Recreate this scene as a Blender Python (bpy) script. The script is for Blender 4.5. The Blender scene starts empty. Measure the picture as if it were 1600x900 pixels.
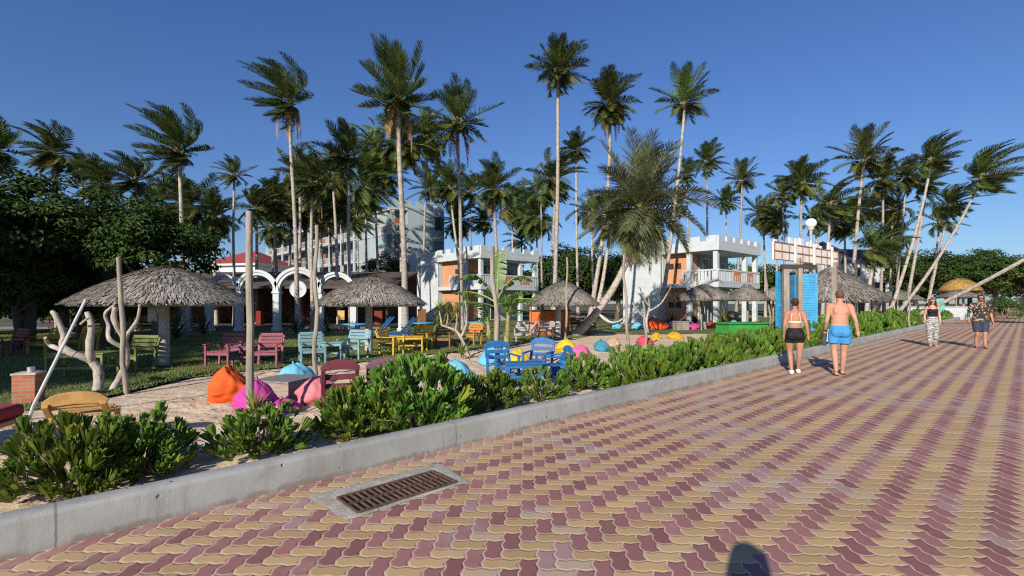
import bpy, math, random
from mathutils import Vector, Matrix, Quaternion, noise
V = Vector
R = math.radians
PI = math.pi
random.seed(7)
scene = bpy.context.scene
COL = scene.collection
F, CX, HY, H, ZG = 755.0, 800.0, 473.0, 1.53, -0.25   # focal length in photo pixels, horizon, eye height, garden level


def G(px, py, z=ZG):
    Y = (H - z) * F / (py - HY)
    return V(((px - CX) / F * Y, Y, z))


def at(px, py, Y):
    return V(((px - CX) / F * Y, Y, H + (HY - py) / F * Y))


def X_(px, Y):
    return (px - CX) / F * Y


# ------------------------------------------------------------------ mesh builder
class MB:
    def __init__(s):
        s.v, s.f, s.m, s.mi = [], [], [], 0

    def add(s, vs, fs):
        n = len(s.v)
        s.v.extend([(p[0], p[1], p[2]) for p in vs])
        for f in fs:
            s.f.append([i + n for i in f])
            s.m.append(s.mi)

    def box(s, x0, x1, y0, y1, z0, z1, M=None):
        vs = [V((x, y, z)) for z in (z0, z1) for y in (y0, y1) for x in (x0, x1)]
        if M is not None:
            vs = [M @ p for p in vs]
        s.add(vs, [(0, 2, 3, 1), (4, 5, 7, 6), (0, 1, 5, 4), (2, 6, 7, 3), (0, 4, 6, 2), (1, 3, 7, 5)])

    def beam(s, a, b, w, h, up=V((0, 0, 1))):
        a, b = V(a), V(b)
        d = (b - a).normalized()
        if abs(d.dot(up)) > .98:
            up = V((0, 1, 0))
        x = d.cross(up).normalized() * (w / 2)
        z = x.cross(d).normalized() * (h / 2)
        vs = [p + i * x + j * z for p in (a, b) for j in (-1, 1) for i in (-1, 1)]
        s.add(vs, [(0, 1, 3, 2), (4, 6, 7, 5), (0, 4, 5, 1), (2, 3, 7, 6), (0, 2, 6, 4), (1, 5, 7, 3)])

    def tube(s, pts, rad, n=8, cap=True, flat=1.0):
        pts = [V(p) for p in pts]
        if not isinstance(rad, (list, tuple)):
            rad = [rad] * len(pts)
        ref = V((0.31, 0.95, 0.1))
        vs = []
        for i, p in enumerate(pts):
            d = (pts[min(i + 1, len(pts) - 1)] - pts[max(i - 1, 0)])
            d = d.normalized() if d.length > 1e-9 else V((0, 0, 1))
            if abs(d.dot(ref)) > .97:
                ref = V((0.9, 0.1, 0.4))
            x = d.cross(ref).normalized()
            y = d.cross(x).normalized()
            ref = -y if (-y).dot(ref) > 0 else y
            for k in range(n):
                a = 2 * PI * k / n
                vs.append(p + (x * math.cos(a) + y * math.sin(a) * flat) * rad[i])
        fs = []
        for i in range(len(pts) - 1):
            for k in range(n):
                k2 = (k + 1) % n
                fs.append((i * n + k, i * n + k2, (i + 1) * n + k2, (i + 1) * n + k))
        if cap:
            fs.append(tuple(range(n - 1, -1, -1)))
            fs.append(tuple(range((len(pts) - 1) * n, len(pts) * n)))
        s.add(vs, fs)

    def rings(s, rs, n=18, cap=True):
        """stacked ellipses (cx, cy, z, rx, ry)"""
        vs = []
        for (cx, cy, z, rx, ry) in rs:
            for k in range(n):
                a = 2 * PI * k / n
                vs.append((cx + math.cos(a) * rx, cy + math.sin(a) * ry, z))
        fs = []
        m = len(rs)
        for i in range(m - 1):
            for k in range(n):
                k2 = (k + 1) % n
                fs.append((i * n + k, i * n + k2, (i + 1) * n + k2, (i + 1) * n + k))
        if cap:
            fs.append(tuple(range(n - 1, -1, -1)))
            fs.append(tuple(range((m - 1) * n, m * n)))
        s.add(vs, fs)

    def ball(s, c, rx, ry, rz, nu=14, nv=9):
        c = V(c)
        vs = [c + V((0, 0, -rz))]
        for j in range(1, nv):
            t = -PI / 2 + PI * j / nv
            for i in range(nu):
                a = 2 * PI * i / nu
                vs.append(c + V((math.cos(t) * math.cos(a) * rx, math.cos(t) * math.sin(a) * ry, math.sin(t) * rz)))
        vs.append(c + V((0, 0, rz)))
        fs = [(0, 1 + (i + 1) % nu, 1 + i) for i in range(nu)]
        for j in range(nv - 2):
            for i in range(nu):
                a, b = 1 + j * nu + i, 1 + j * nu + (i + 1) % nu
                fs.append((a, b, b + nu, a + nu))
        L = len(vs) - 1
        o = 1 + (nv - 2) * nu
        fs += [(o + i, o + (i + 1) % nu, L) for i in range(nu)]
        s.add(vs, fs)

    def prism(s, poly, z0, z1, M=None):
        n = len(poly)
        vs = [V((p[0], p[1], z0)) for p in poly] + [V((p[0], p[1], z1)) for p in poly]
        if M is not None:
            vs = [M @ p for p in vs]
        s.add(vs, [tuple(range(n - 1, -1, -1)), tuple(range(n, 2 * n))] + [(i, (i + 1) % n, n + (i + 1) % n, n + i) for i in range(n)])

    def mesh(s, name, mats, smooth=False):
        me = bpy.data.meshes.new(name)
        me.from_pydata(s.v, [], s.f)
        for m in (mats if isinstance(mats, (list, tuple)) else [mats]):
            me.materials.append(m)
        if any(s.m):
            me.polygons.foreach_set('material_index', s.m)
        if smooth:
            me.polygons.foreach_set('use_smooth', [True] * len(s.f))
            if smooth != 'all':
                me.set_sharp_from_angle(angle=R(smooth if smooth is not True else 40))
        me.update()
        return me

    def build(s, name, mats, parent=None, smooth=False, bevel=0):
        return link(name, s.mesh(name, mats, smooth), parent, bevel)


def link(name, me, parent=None, bevel=0, loc=None):
    o = bpy.data.objects.new(name, me)
    COL.objects.link(o)
    if parent is not None:
        o.parent = parent
    if loc is not None:
        o.location = loc
    if bevel:
        b = o.modifiers.new('edge', 'BEVEL')
        b.width, b.segments, b.limit_method, b.angle_limit = bevel, 2, 'ANGLE', R(40)
    return o


def tag(o, label=None, cat=None, group=None, kind=None):
    if label: o['label'] = label
    if cat: o['category'] = cat
    if group: o['group'] = group
    if kind: o['kind'] = kind
    return o


def thing(name, label, cat, loc=(0, 0, 0), rotz=0.0, group=None, scale=1.0):
    o = bpy.data.objects.new(name, None)
    o.empty_display_size = .2
    COL.objects.link(o)
    o.location, o.rotation_euler = loc, (0, 0, rotz)
    o.scale = (scale,) * 3 if not isinstance(scale, (tuple, list)) else scale
    return tag(o, label, cat, group)


def dup(root, loc, rotz, label, group=None, scale=None, mats=None):
    """copy of a thing with copies of its parts and sub-parts; mats swaps materials by name of the part"""
    kids = {}
    for o in bpy.data.objects:
        if o.parent is not None:
            kids.setdefault(o.parent.name, []).append(o)

    def cp(o, parent):
        c = o.copy()
        COL.objects.link(c)
        if parent is not None:
            c.parent = parent
        if mats and c.type == 'MESH':
            base = c.name.split('.')[0]
            mm = mats.get(base, mats.get('*'))
            if mm is not None:
                for sl in c.material_slots:
                    sl.link = 'OBJECT'
                    sl.material = mm
        for k in kids.get(o.name, []):
            cp(k, c)
        return c
    c = cp(root, None)
    c.location, c.rotation_euler = loc, (0, 0, rotz)
    if scale is not None:
        c.scale = (scale,) * 3 if not isinstance(scale, (tuple, list)) else scale
    tag(c, label, None, group)
    return c


def set_mat(o, m):
    for sl in o.material_slots:
        sl.link = 'OBJECT'
        sl.material = m


# ------------------------------------------------------------------ materials
class N:
    """tiny node-tree helper"""
    def __init__(s, tree):
        s.t = tree

    def n(s, typ, **kw):
        nd = s.t.nodes.new(typ)
        for k, v in kw.items():
            setattr(nd, k, v)
        return nd

    def put(s, sock, val):
        if hasattr(val, 'is_output') or isinstance(val, bpy.types.NodeSocket):
            s.t.links.new(val, sock)
        else:
            sock.default_value = val

    def m(s, op, a, b=None, c=None, clamp=False):
        nd = s.n('ShaderNodeMath', operation=op, use_clamp=clamp)
        s.put(nd.inputs[0], a)
        if b is not None: s.put(nd.inputs[1], b)
        if c is not None: s.put(nd.inputs[2], c)
        return nd.outputs[0]

    def mix(s, fac, a, b, blend='MIX'):
        nd = s.n('ShaderNodeMix', data_type='RGBA', blend_type=blend)
        s.put(nd.inputs[0], fac)
        s.put(nd.inputs[6], a)
        s.put(nd.inputs[7], b)
        return nd.outputs[2]

    def ramp(s, fac, lo, hi):
        nd = s.n('ShaderNodeMapRange', interpolation_type='SMOOTHSTEP')
        s.put(nd.inputs[0], fac)
        nd.inputs[1].default_value, nd.inputs[2].default_value = lo, hi
        return nd.outputs[0]

    def lin(s, fac, lo, hi):
        nd = s.n('ShaderNodeMapRange')
        s.put(nd.inputs[0], fac)
        nd.inputs[1].default_value, nd.inputs[2].default_value = lo, hi
        return nd.outputs[0]

    def noise(s, vec, scale, detail=4, rough=.55, dist=0):
        nd = s.n('ShaderNodeTexNoise')
        if vec is not None: s.put(nd.inputs['Vector'], vec)
        nd.inputs['Scale'].default_value = scale
        nd.inputs['Detail'].default_value = detail
        nd.inputs['Roughness'].default_value = rough
        nd.inputs['Distortion'].default_value = dist
        return nd.outputs['Fac']

    def mapping(s, vec, scale=(1, 1, 1), rot=(0, 0, 0)):
        nd = s.n('ShaderNodeMapping')
        s.put(nd.inputs[0], vec)
        nd.inputs['Scale'].default_value = scale
        nd.inputs['Rotation'].default_value = rot
        return nd.outputs[0]


def C4(c, k=1.0):
    return (min(1, c[0] * k), min(1, c[1] * k), min(1, c[2] * k), 1)


def srgb(r, g, b):
    f = lambda c: (c / 255 / 12.92) if c / 255 <= .04045 else ((c / 255 + .055) / 1.055) ** 2.4
    return (f(r), f(g), f(b))


def new_mat(name):
    m = bpy.data.materials.new(name)
    m.use_nodes = True
    m.node_tree.nodes.clear()
    h = N(m.node_tree)
    out = h.n('ShaderNodeOutputMaterial')
    bs = h.n('ShaderNodeBsdfPrincipled')
    m.node_tree.links.new(bs.outputs[0], out.inputs[0])
    return m, h, bs, out


MATS = {}


def mat(name, c, rough=.6, var=.18, scale=5, bump=.15, bscale=60, c2=None, metal=0, spec=.4, rnd=0.0, stretch=(1, 1, 1), stain=None, stain_amt=.5, stain_lo=.56):
    if name in MATS: return MATS[name]
    m, h, bs, out = new_mat(name)
    tc = h.n('ShaderNodeTexCoord').outputs['Object']
    vec = h.mapping(tc, stretch)
    nz = h.noise(vec, scale, 6, .62)
    col = h.mix(h.ramp(nz, .3, .7), C4(c, 1 - var), C4(c2 or c, 1 + var))
    if stain is not None:
        nz3 = h.noise(tc, scale * .37, 5, .65, .4)
        col = h.mix(h.m('MULTIPLY', h.ramp(nz3, stain_lo, stain_lo + .16), stain_amt), col, C4(stain))
    if rnd:
        oi = h.n('ShaderNodeObjectInfo').outputs['Random']
        k = h.m('MULTIPLY_ADD', oi, 2 * rnd, 1 - rnd)
        hs = h.n('ShaderNodeHueSaturation')
        h.put(hs.inputs['Value'], k)
        h.put(hs.inputs['Color'], col)
        col = hs.outputs[0]
    h.put(bs.inputs['Base Color'], col)
    h.put(bs.inputs['Roughness'], h.m('MULTIPLY_ADD', nz, .25, rough - .12))
    bs.inputs['Metallic'].default_value = metal
    bs.inputs['Specular IOR Level'].default_value = spec
    if bump:
        b = h.n('ShaderNodeBump')
        b.inputs['Strength'].default_value = bump
        b.inputs['Distance'].default_value = .02
        h.put(b.inputs['Height'], h.noise(vec, bscale, 4, .6))
        h.put(bs.inputs['Normal'], b.outputs[0])
    MATS[name] = m
    return m


def leaf_mat(name, c1, c2, trans=.25, rough=.45, patch=.35, spec=.4, rnd=.15):
    """leaves: every leaf (mesh island) its own tone, plus a slow drift through the plant"""
    if name in MATS: return MATS[name]
    m, h, bs, out = new_mat(name)
    ri = h.n('ShaderNodeNewGeometry').outputs['Random Per Island']
    tc = h.n('ShaderNodeTexCoord').outputs['Object']
    nz = h.ramp(h.noise(tc, patch, 3, .6), .3, .7)
    fac = h.m('MULTIPLY_ADD', ri, .6, h.m('MULTIPLY', nz, .4))
    col = h.mix(fac, C4(c1), C4(c2))
    if rnd:
        oi = h.n('ShaderNodeObjectInfo').outputs['Random']
        hs = h.n('ShaderNodeHueSaturation')
        h.put(hs.inputs['Value'], h.m('MULTIPLY_ADD', oi, 2 * rnd, 1 - rnd))
        h.put(hs.inputs['Hue'], h.m('MULTIPLY_ADD', oi, .03, .485))
        h.put(hs.inputs['Color'], col)
        col = hs.outputs[0]
    h.put(bs.inputs['Base Color'], col)
    bs.inputs['Roughness'].default_value = rough
    bs.inputs['Specular IOR Level'].default_value = spec
    if trans:
        tr = h.n('ShaderNodeBsdfTranslucent')
        hs2 = h.n('ShaderNodeHueSaturation')
        hs2.inputs['Value'].default_value = 1.5
        hs2.inputs['Hue'].default_value = .475
        h.put(hs2.inputs['Color'], col)
        h.put(tr.inputs['Color'], hs2.outputs[0])
        mx = h.n('ShaderNodeMixShader')
        mx.inputs[0].default_value = trans
        m.node_tree.links.new(bs.outputs[0], mx.inputs[1])
        m.node_tree.links.new(tr.outputs[0], mx.inputs[2])
        m.node_tree.links.new(mx.outputs[0], out.inputs[0])
    MATS[name] = m
    return m


def strand_mat(name, c1, c2, rough=.85):
    if name in MATS: return MATS[name]
    m, h, bs, out = new_mat(name)
    ri = h.n('ShaderNodeNewGeometry').outputs['Random Per Island']
    tc = h.n('ShaderNodeTexCoord').outputs['Object']
    nz = h.ramp(h.noise(tc, 1.6, 4, .6), .3, .7)
    col = h.mix(h.m('MULTIPLY_ADD', ri, .7, h.m('MULTIPLY', nz, .3)), C4(c1), C4(c2))
    h.put(bs.inputs['Base Color'], col)
    bs.inputs['Roughness'].default_value = rough
    bs.inputs['Specular IOR Level'].default_value = .2
    MATS[name] = m
    return m


def brick_mat(name, c1, c2, mortar, bw=.22, bh=.075):
    m, h, bs, out = new_mat(name)
    geo = h.n('ShaderNodeTexCoord').outputs['Object']
    sx = h.n('ShaderNodeSeparateXYZ')
    h.put(sx.inputs[0], geo)
    cb = h.n('ShaderNodeCombineXYZ')
    h.put(cb.inputs[0], h.m('ADD', sx.outputs[0], sx.outputs[1]))
    h.put(cb.inputs[1], sx.outputs[2])
    b = h.n('ShaderNodeTexBrick')
    h.put(b.inputs['Vector'], cb.outputs[0])
    b.inputs['Color1'].default_value, b.inputs['Color2'].default_value, b.inputs['Mortar'].default_value = C4(c1), C4(c2), C4(mortar)
    b.inputs['Scale'].default_value = 1
    b.inputs['Mortar Size'].default_value = .008
    b.inputs['Brick Width'].default_value, b.inputs['Row Height'].default_value = bw, bh
    nz = h.noise(geo, 1.3, 5, .6)
    col = h.mix(h.ramp(nz, .3, .75), b.outputs[0], h.mix(.3, b.outputs[0], C4(c1, .6)))
    h.put(bs.inputs['Base Color'], col)
    bs.inputs['Roughness'].default_value = .85
    bp = h.n('ShaderNodeBump')
    bp.inputs['Strength'].default_value, bp.inputs['Distance'].default_value = .5, .01
    h.put(bp.inputs['Height'], h.m('SUBTRACT', 1.0, b.outputs['Fac']))
    h.put(bs.inputs['Normal'], bp.outputs[0])
    return m


# paint, wood, stone, cloth
WHITE = mat('white_paint', (.47, .515, .535), .6, .05, 1.2, .06, 30, stain=(.36, .39, .39), stain_amt=.55)
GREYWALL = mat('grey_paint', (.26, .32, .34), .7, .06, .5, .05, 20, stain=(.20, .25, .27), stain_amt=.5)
PALEGREY = mat('pale_grey_paint', (.34, .39, .41), .7, .06, .8, .05, 20, stain=(.25, .29, .3), stain_amt=.5)  # hotel trim, its grey lowered to carry the gallery's shade
BRICK = brick_mat('orange_brick', (.50, .20, .09), (.58, .26, .12), (.55, .36, .24))
REDBRICK = brick_mat('red_brick', (.34, .10, .045), (.42, .15, .07), (.30, .22, .17), .2, .065)
GLASS = mat('window_glass', (.03, .045, .06), .12, .1, 2, 0, spec=.8)
DARKWOOD = mat('dark_wood', (.045, .028, .02), .6, .3, 4, .2)
ROOFRED = mat('red_tile', (.25, .05, .04), .7, .15, 3, .3, 20)
ROOFDARK = mat('dark_tile', (.04, .04, .05), .7, .2, 3, .3, 20)
TRUNK = None
BARK = mat('pale_bark', (.36, .32, .27), .8, .3, 9, .5, 50, stretch=(1, 1, .5), stain=(.22, .19, .16))
WOODPOLE = mat('weathered_pole', (.27, .235, .19), .8, .25, 8, .5, 40, stretch=(1, 1, .2))
CONCRETE = mat('concrete', (.46, .44, .41), .85, .12, 3, .3, 60, stain=(.28, .26, .23))


def paint(name, c, rough=.5):
    return mat('paint_' + name, c, rough, .16, 9, .12, 50, stretch=(1, 1, 1), stain=tuple(x * .6 for x in c), stain_amt=.4)


def cloth(name, c, rough=.75):
    return mat('cloth_' + name, c, rough, .1, 3, .12, 160, spec=.25, stain=tuple(x * .75 for x in c), stain_amt=.35)
# ------------------------------------------------------------------ promenade axes: u runs along the kerb, v towards the garden
U = V((.7293, .6842, 0))
W = V((-.6842, .7293, 0))
KV0, KV1, KH = 4.15, 4.33, .24


def uv(u, v, z=0.0):
    p = U * u + W * v
    return V((p.x, p.y, z))


def paver_material():
    m, h, bs, out = new_mat('interlocking_pavers')
    a = .108
    tc = h.n('ShaderNodeTexCoord').outputs['Object']
    sx = h.n('ShaderNodeSeparateXYZ')
    h.put(sx.inputs[0], h.mapping(tc, (1 / a, 1 / a, 1), (0, 0, R(1.8))))
    x0 = h.m('ADD', sx.outputs[0], 400.42)
    y0 = h.m('ADD', sx.outputs[1], 400.3)

    def wave(t):   # zig-zag edge of the stones
        tri = h.m('PINGPONG', t, .5)
        return h.m('MULTIPLY', h.m('SUBTRACT', h.lin(tri, .04, .46), .5), .135)
    x = h.m('ADD', x0, wave(y0))
    y = h.m('ADD', y0, wave(x0))
    i, j = h.m('FLOOR', x), h.m('FLOOR', y)
    fx, fy = h.m('SUBTRACT', x, i), h.m('SUBTRACT', y, j)
    k = h.m('FLOORED_MODULO', h.m('ADD', h.m('SUBTRACT', i, j), .0), 4.0)
    isV = h.m('GREATER_THAN', k, 1.5)
    k1 = h.m('COMPARE', k, 1.0, .3)
    k2 = h.m('COMPARE', k, 2.0, .3)
    lH = h.m('ADD', fx, k1)
    lV = h.m('ADD', fy, k2)

    def sel(aa, bb):
        return h.m('ADD', h.m('MULTIPLY', aa, h.m('SUBTRACT', 1.0, isV)), h.m('MULTIPLY', bb, isV))
    l = sel(lH, lV)
    w = sel(fy, fx)
    d = h.m('MINIMUM', h.m('MINIMUM', l, h.m('SUBTRACT', 2.0, l)), h.m('MINIMUM', w, h.m('SUBTRACT', 1.0, w)))
    idx = h.m('SUBTRACT', i, sel(k1, 0.0))
    idy = h.m('SUBTRACT', j, sel(0.0, k2))
    cb = h.n('ShaderNodeCombineXYZ')
    h.put(cb.inputs[0], idx)
    h.put(cb.inputs[1], idy)
    wn = h.n('ShaderNodeTexWhiteNoise', noise_dimensions='2D')
    h.put(wn.inputs['Vector'], cb.outputs[0])
    rnd = wn.outputs['Value']
    yel = h.mix(rnd, C4((.41, .285, .135)), C4((.53, .375, .19)))
    red = h.mix(rnd, C4((.22, .094, .092)), C4((.34, .160, .154)))
    col = h.mix(isV, yel, red)
    # worn, whitish bloom and dark grime, both with shapes of their own
    big = h.noise(tc, .55, 5, .6)
    bloom = h.m('MULTIPLY', h.ramp(h.m('ADD', big, h.m('MULTIPLY', rnd, .22)), .64, .76), .5)
    col = h.mix(bloom, col, C4((.38, .33, .32)))
    grime = h.m('MULTIPLY', h.ramp(h.noise(tc, 1.7, 6, .7), .55, .8), .3)
    col = h.mix(grime, col, C4((.20, .13, .09)))
    so = h.n('ShaderNodeSeparateXYZ')
    h.put(so.inputs[0], tc)
    # rows relaid in plain cement far down the promenade
    for yb, hw, lo in ((10.4, .11, .5), (20.6, .22, .3), (30.6, .5, .3)):
        rowm = h.m('SUBTRACT', 1.0, h.ramp(h.m('ABSOLUTE', h.m('SUBTRACT', h.m('ADD', so.outputs[1], h.m('MULTIPLY', so.outputs[0], .031)), yb)), hw * .8, hw))
        rowm = h.m('MULTIPLY', rowm, h.ramp(h.m('SUBTRACT', so.outputs[0], yb * .85), 0, 1))
        col = h.mix(h.m('MULTIPLY', rowm, h.ramp(h.noise(tc, .9, 3), lo, lo + .15)), col, C4((.36, .33, .32)))
    # blown sand lying on the stones, thickest by the kerb
    vv = h.m('SUBTRACT', h.m('MULTIPLY', so.outputs[1], .7293), h.m('MULTIPLY', so.outputs[0], .6842))
    neark = h.ramp(vv, 3.1, 4.15)
    drift = h.ramp(h.m('ADD', h.noise(tc, 1.3, 7, .72), h.m('MULTIPLY', neark, .2)), .56, .80)
    col = h.mix(h.m('MULTIPLY', drift, .5), col, C4((.50, .385, .265)))
    fine = h.noise(tc, 90, 3, .7)
    col = h.mix(h.m('MULTIPLY_ADD', fine, .36, .0), col, h.mix(.5, col, C4((.2, .13, .10))))
    jn = h.m('ADD', d, h.m('MULTIPLY', h.m('SUBTRACT', h.noise(tc, 40, 2), .5), .05))
    joint = h.m('SUBTRACT', 1.0, h.ramp(jn, .022, .06))
    jcol = h.mix(h.ramp(h.noise(tc, 6, 4), .35, .65), C4((.60, .46, .34)), C4((.46, .34, .25)))
    col = h.mix(joint, col, jcol)
    h.put(bs.inputs['Base Color'], col)
    bs.inputs['Roughness'].default_value = .82
    bs.inputs['Specular IOR Level'].default_value = .25
    b = h.n('ShaderNodeBump')
    b.inputs['Strength'].default_value, b.inputs['Distance'].default_value = .45, .008
    tilt = h.m('MULTIPLY', h.m('SUBTRACT', rnd, .5), h.m('SUBTRACT', w, .5))
    h.put(b.inputs['Height'], h.m('ADD', h.m('ADD', h.ramp(d, .0, .16), h.m('MULTIPLY', fine, .25)), h.m('MULTIPLY', tilt, .9)))
    h.put(bs.inputs['Normal'], b.outputs[0])
    return m


def sand_material():
    m, h, bs, out = new_mat('dry_sand')
    tc = h.n('ShaderNodeTexCoord').outputs['Object']
    n1 = h.noise(tc, .8, 6, .65)
    n2 = h.noise(tc, 7, 5, .7)
    col = h.mix(h.ramp(n1, .35, .65), C4((.56, .44, .305)), C4((.67, .54, .395)))
    col = h.mix(h.m('MULTIPLY', h.ramp(n2, .58, .72), .4), col, C4((.30, .21, .13)))
    col = h.mix(h.m('MULTIPLY', h.ramp(h.noise(tc, .33, 4, .6), .58, .7), .4), col, C4((.28, .20, .11)))
    h.put(bs.inputs['Base Color'], col)
    bs.inputs['Roughness'].default_value = .95
    bs.inputs['Specular IOR Level'].default_value = .1
    b = h.n('ShaderNodeBump')
    b.inputs['Strength'].default_value, b.inputs['Distance'].default_value = .8, .06
    h.put(b.inputs['Height'], h.m('ADD', h.noise(tc, 4.5, 5, .6), h.m('MULTIPLY', h.noise(tc, 40, 3, .7), .12)))
    h.put(bs.inputs['Normal'], b.outputs[0])
    return m


def lawn_material():
    m, h, bs, out = new_mat('lawn_turf')
    tc = h.n('ShaderNodeTexCoord').outputs['Object']
    n1 = h.noise(tc, .5, 5, .65)
    n2 = h.noise(tc, 14, 4, .7)
    col = h.mix(h.ramp(n1, .3, .7), C4((.085, .13, .028)), C4((.16, .17, .055)))
    col = h.mix(h.m('MULTIPLY', h.ramp(n2, .4, .7), .6), col, C4((.035, .055, .014)))
    h.put(bs.inputs['Base Color'], col)
    bs.inputs['Roughness'].default_value = .9
    b = h.n('ShaderNodeBump')
    b.inputs['Strength'].default_value, b.inputs['Distance'].default_value = 1, .04
    h.put(b.inputs['Height'], h.noise(tc, 30, 4, .7))
    h.put(bs.inputs['Normal'], b.outputs[0])
    return m


def kerb_material():
    m, h, bs, out = new_mat('cast_concrete')
    tc = h.n('ShaderNodeTexCoord').outputs['Object']
    sx = h.n('ShaderNodeSeparateXYZ')
    h.put(sx.inputs[0], tc)
    n1 = h.noise(tc, 1.1, 6, .65)
    col = h.mix(h.ramp(n1, .3, .7), C4((.275, .28, .26)), C4((.375, .38, .36)))
    # splashed mud along the foot, in patches
    n2 = h.noise(h.mapping(tc, (1, 1, .45)), 3.2, 6, .7)
    low = h.m('SUBTRACT', 1.0, h.ramp(sx.outputs[2], .0, .13))
    col = h.mix(h.m('MULTIPLY', h.ramp(h.m('MULTIPLY', n2, h.m('ADD', low, .15)), .40, .62), .75), col, C4((.19, .155, .115)))
    vo = h.n('ShaderNodeTexVoronoi')
    h.put(vo.inputs['Vector'], tc)
    vo.inputs['Scale'].default_value = 7
    pit = h.m('SUBTRACT', 1.0, h.ramp(h.m('ADD', vo.outputs['Distance'], h.m('MULTIPLY', h.noise(tc, 20), .1)), .10, .17))
    pit = h.m('MULTIPLY', pit, h.m('GREATER_THAN', h.noise(tc, 2.3, 1), .46))
    col = h.mix(h.m('MULTIPLY', pit, .75), col, C4((.14, .12, .10)))
    h.put(bs.inputs['Base Color'], col)
    bs.inputs['Roughness'].default_value = .85
    bs.inputs['Specular IOR Level'].default_value = .25
    # rain streaks and pale lime runs down the face, hairline casting joints
    st = h.noise(h.mapping(tc, (9, 9, .7)), 1.0, 5, .7)
    col = h.mix(h.m('MULTIPLY', h.ramp(st, .48, .68), .4), col, C4((.20, .19, .175)))
    col = h.mix(h.m('MULTIPLY', h.ramp(h.noise(tc, 1.6, 6, .72, .6), .55, .66), .45), col, C4((.24, .225, .20)))
    al = h.m('ADD', h.m('MULTIPLY', sx.outputs[0], .7293), h.m('MULTIPLY', sx.outputs[1], .6842))
    jt = h.m('PINGPONG', h.m('ADD', al, h.m('MULTIPLY', h.noise(tc, 9, 3), .03)), 1.55)
    crack = h.m('SUBTRACT', 1.0, h.ramp(jt, .003, .010))
    col = h.mix(h.m('MULTIPLY', crack, .6), col, C4((.10, .09, .08)))
    h.put(bs.inputs['Base Color'], col)
    b = h.n('ShaderNodeBump')
    b.inputs['Strength'].default_value, b.inputs['Distance'].default_value = .6, .015
    h.put(b.inputs['Height'], h.m('SUBTRACT', h.m('ADD', h.m('MULTIPLY', h.noise(tc, 70, 3, .7), .18), h.m('MULTIPLY', h.noise(tc, 5, 3), .5)), h.m('MULTIPLY', pit, 1.2)))
    h.put(bs.inputs['Normal'], b.outputs[0])
    return m


SAND = sand_material()
LAWN = lawn_material()


def struct(name, mb, m, smooth=False):
    return tag(mb.build(name, m, None, smooth), None, None, None, 'structure')


# far ground, one sheet out to the horizon
mb = MB()
mb.add([(-700, -60, -.34), (900, -60, -.34), (900, 900, -.34), (-700, 900, -.34)], [(0, 1, 2, 3)])
struct('ground', mb, mat('scrub_ground', (.085, .085, .04), .9, .35, .3, .3, 8))


# sand with trodden hollows
def steps(lo, a, b, hi, fine, coarse):
    r, x = [], lo
    while x < hi:
        r.append(x)
        x += fine if a <= x < b else coarse
    return r + [hi]


xs = steps(-34, -7, 6, 62, .085, 1.2)
ys = steps(1.5, 4, 18, 66, .085, 1.0)
mb = MB()
for y in ys:
    for x in xs:
        z = ZG
        if -7.2 < x < 6.2 and 3.8 < y < 18.2:
            e = min(1, min(x + 7.2, 6.2 - x, y - 3.8, 18.2 - y) / .8)
            q = noise.noise(V((x * 1.1, y * 1.1, 0))) * .03 + noise.noise(V((x * 3.3, y * 3.3, 4))) * .035 + noise.noise(V((x * 7, y * 7, 9))) * .015
            z += e * (min(q, .02) - .012)
        mb.v.append((x, y, z))
nx = len(xs)
for j in range(len(ys) - 1):
    for i in range(nx - 1):
        mb.f.append((j * nx + i, j * nx + i + 1, (j + 1) * nx + i + 1, (j + 1) * nx + i))
        mb.m.append(0)
struct('sand', mb, SAND, 'all')

# lawn, its ragged front edge towards the sand
edge = [G(x, y) for x, y in ((-150, 655), (-20, 648), (60, 640), (120, 634), (170, 620), (235, 602), (300, 590), (380, 581), (470, 573), (540, 568), (600, 564),
                             (660, 556), (720, 549), (790, 541), (850, 534), (910, 527), (940, 520))]
edge += [V((7.3, 26.5, ZG)), V((9.5, 27.5, ZG)), V((13, 27.4, ZG)), V((18, 30, ZG)), V((26, 33.5, ZG)), V((36, 38, ZG))]
pts = []
for a, b in zip(edge, edge[1:]):
    n_ = max(2, int((b - a).length / .12))
    for k in range(n_):
        p = a.lerp(b, k / n_)
        q = noise.noise(V((p.x * .9, p.y * .9, 2))) * .55 + noise.noise(V((p.x * 3.1, p.y * 3.1, 5))) * .22
        pts.append(V((p.x, p.y + q, ZG + .028)))
LAWN_EDGE = [p.copy() for p in pts]
poly = pts + [V((40, 62, ZG + .028)), V((-34, 62, ZG + .028)), V((-34, pts[0].y, ZG + .028))]
mb = MB()
for a, b in zip(pts, pts[1:]):     # strips running back from the edge
    mb.add([a, b, (b.x, 62, ZG + .028), (a.x, 62, ZG + .028)], [(0, 1, 2, 3)])
a = pts[0]
mb.add([(-34, a.y, ZG + .028), a, (a.x, 62, ZG + .028), (-34, 62, ZG + .028)], [(0, 1, 2, 3)])
b = pts[-1]
struct('lawn', mb, LAWN)


def lawn_front(x):
    """y of the lawn's front edge at x"""
    if x <= LAWN_EDGE[0].x: return LAWN_EDGE[0].y
    for p, q in zip(LAWN_EDGE, LAWN_EDGE[1:]):
        if p.x <= x <= q.x:
            return p.y + (q.y - p.y) * (x - p.x) / max(1e-6, q.x - p.x)
    return 1e9


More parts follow.
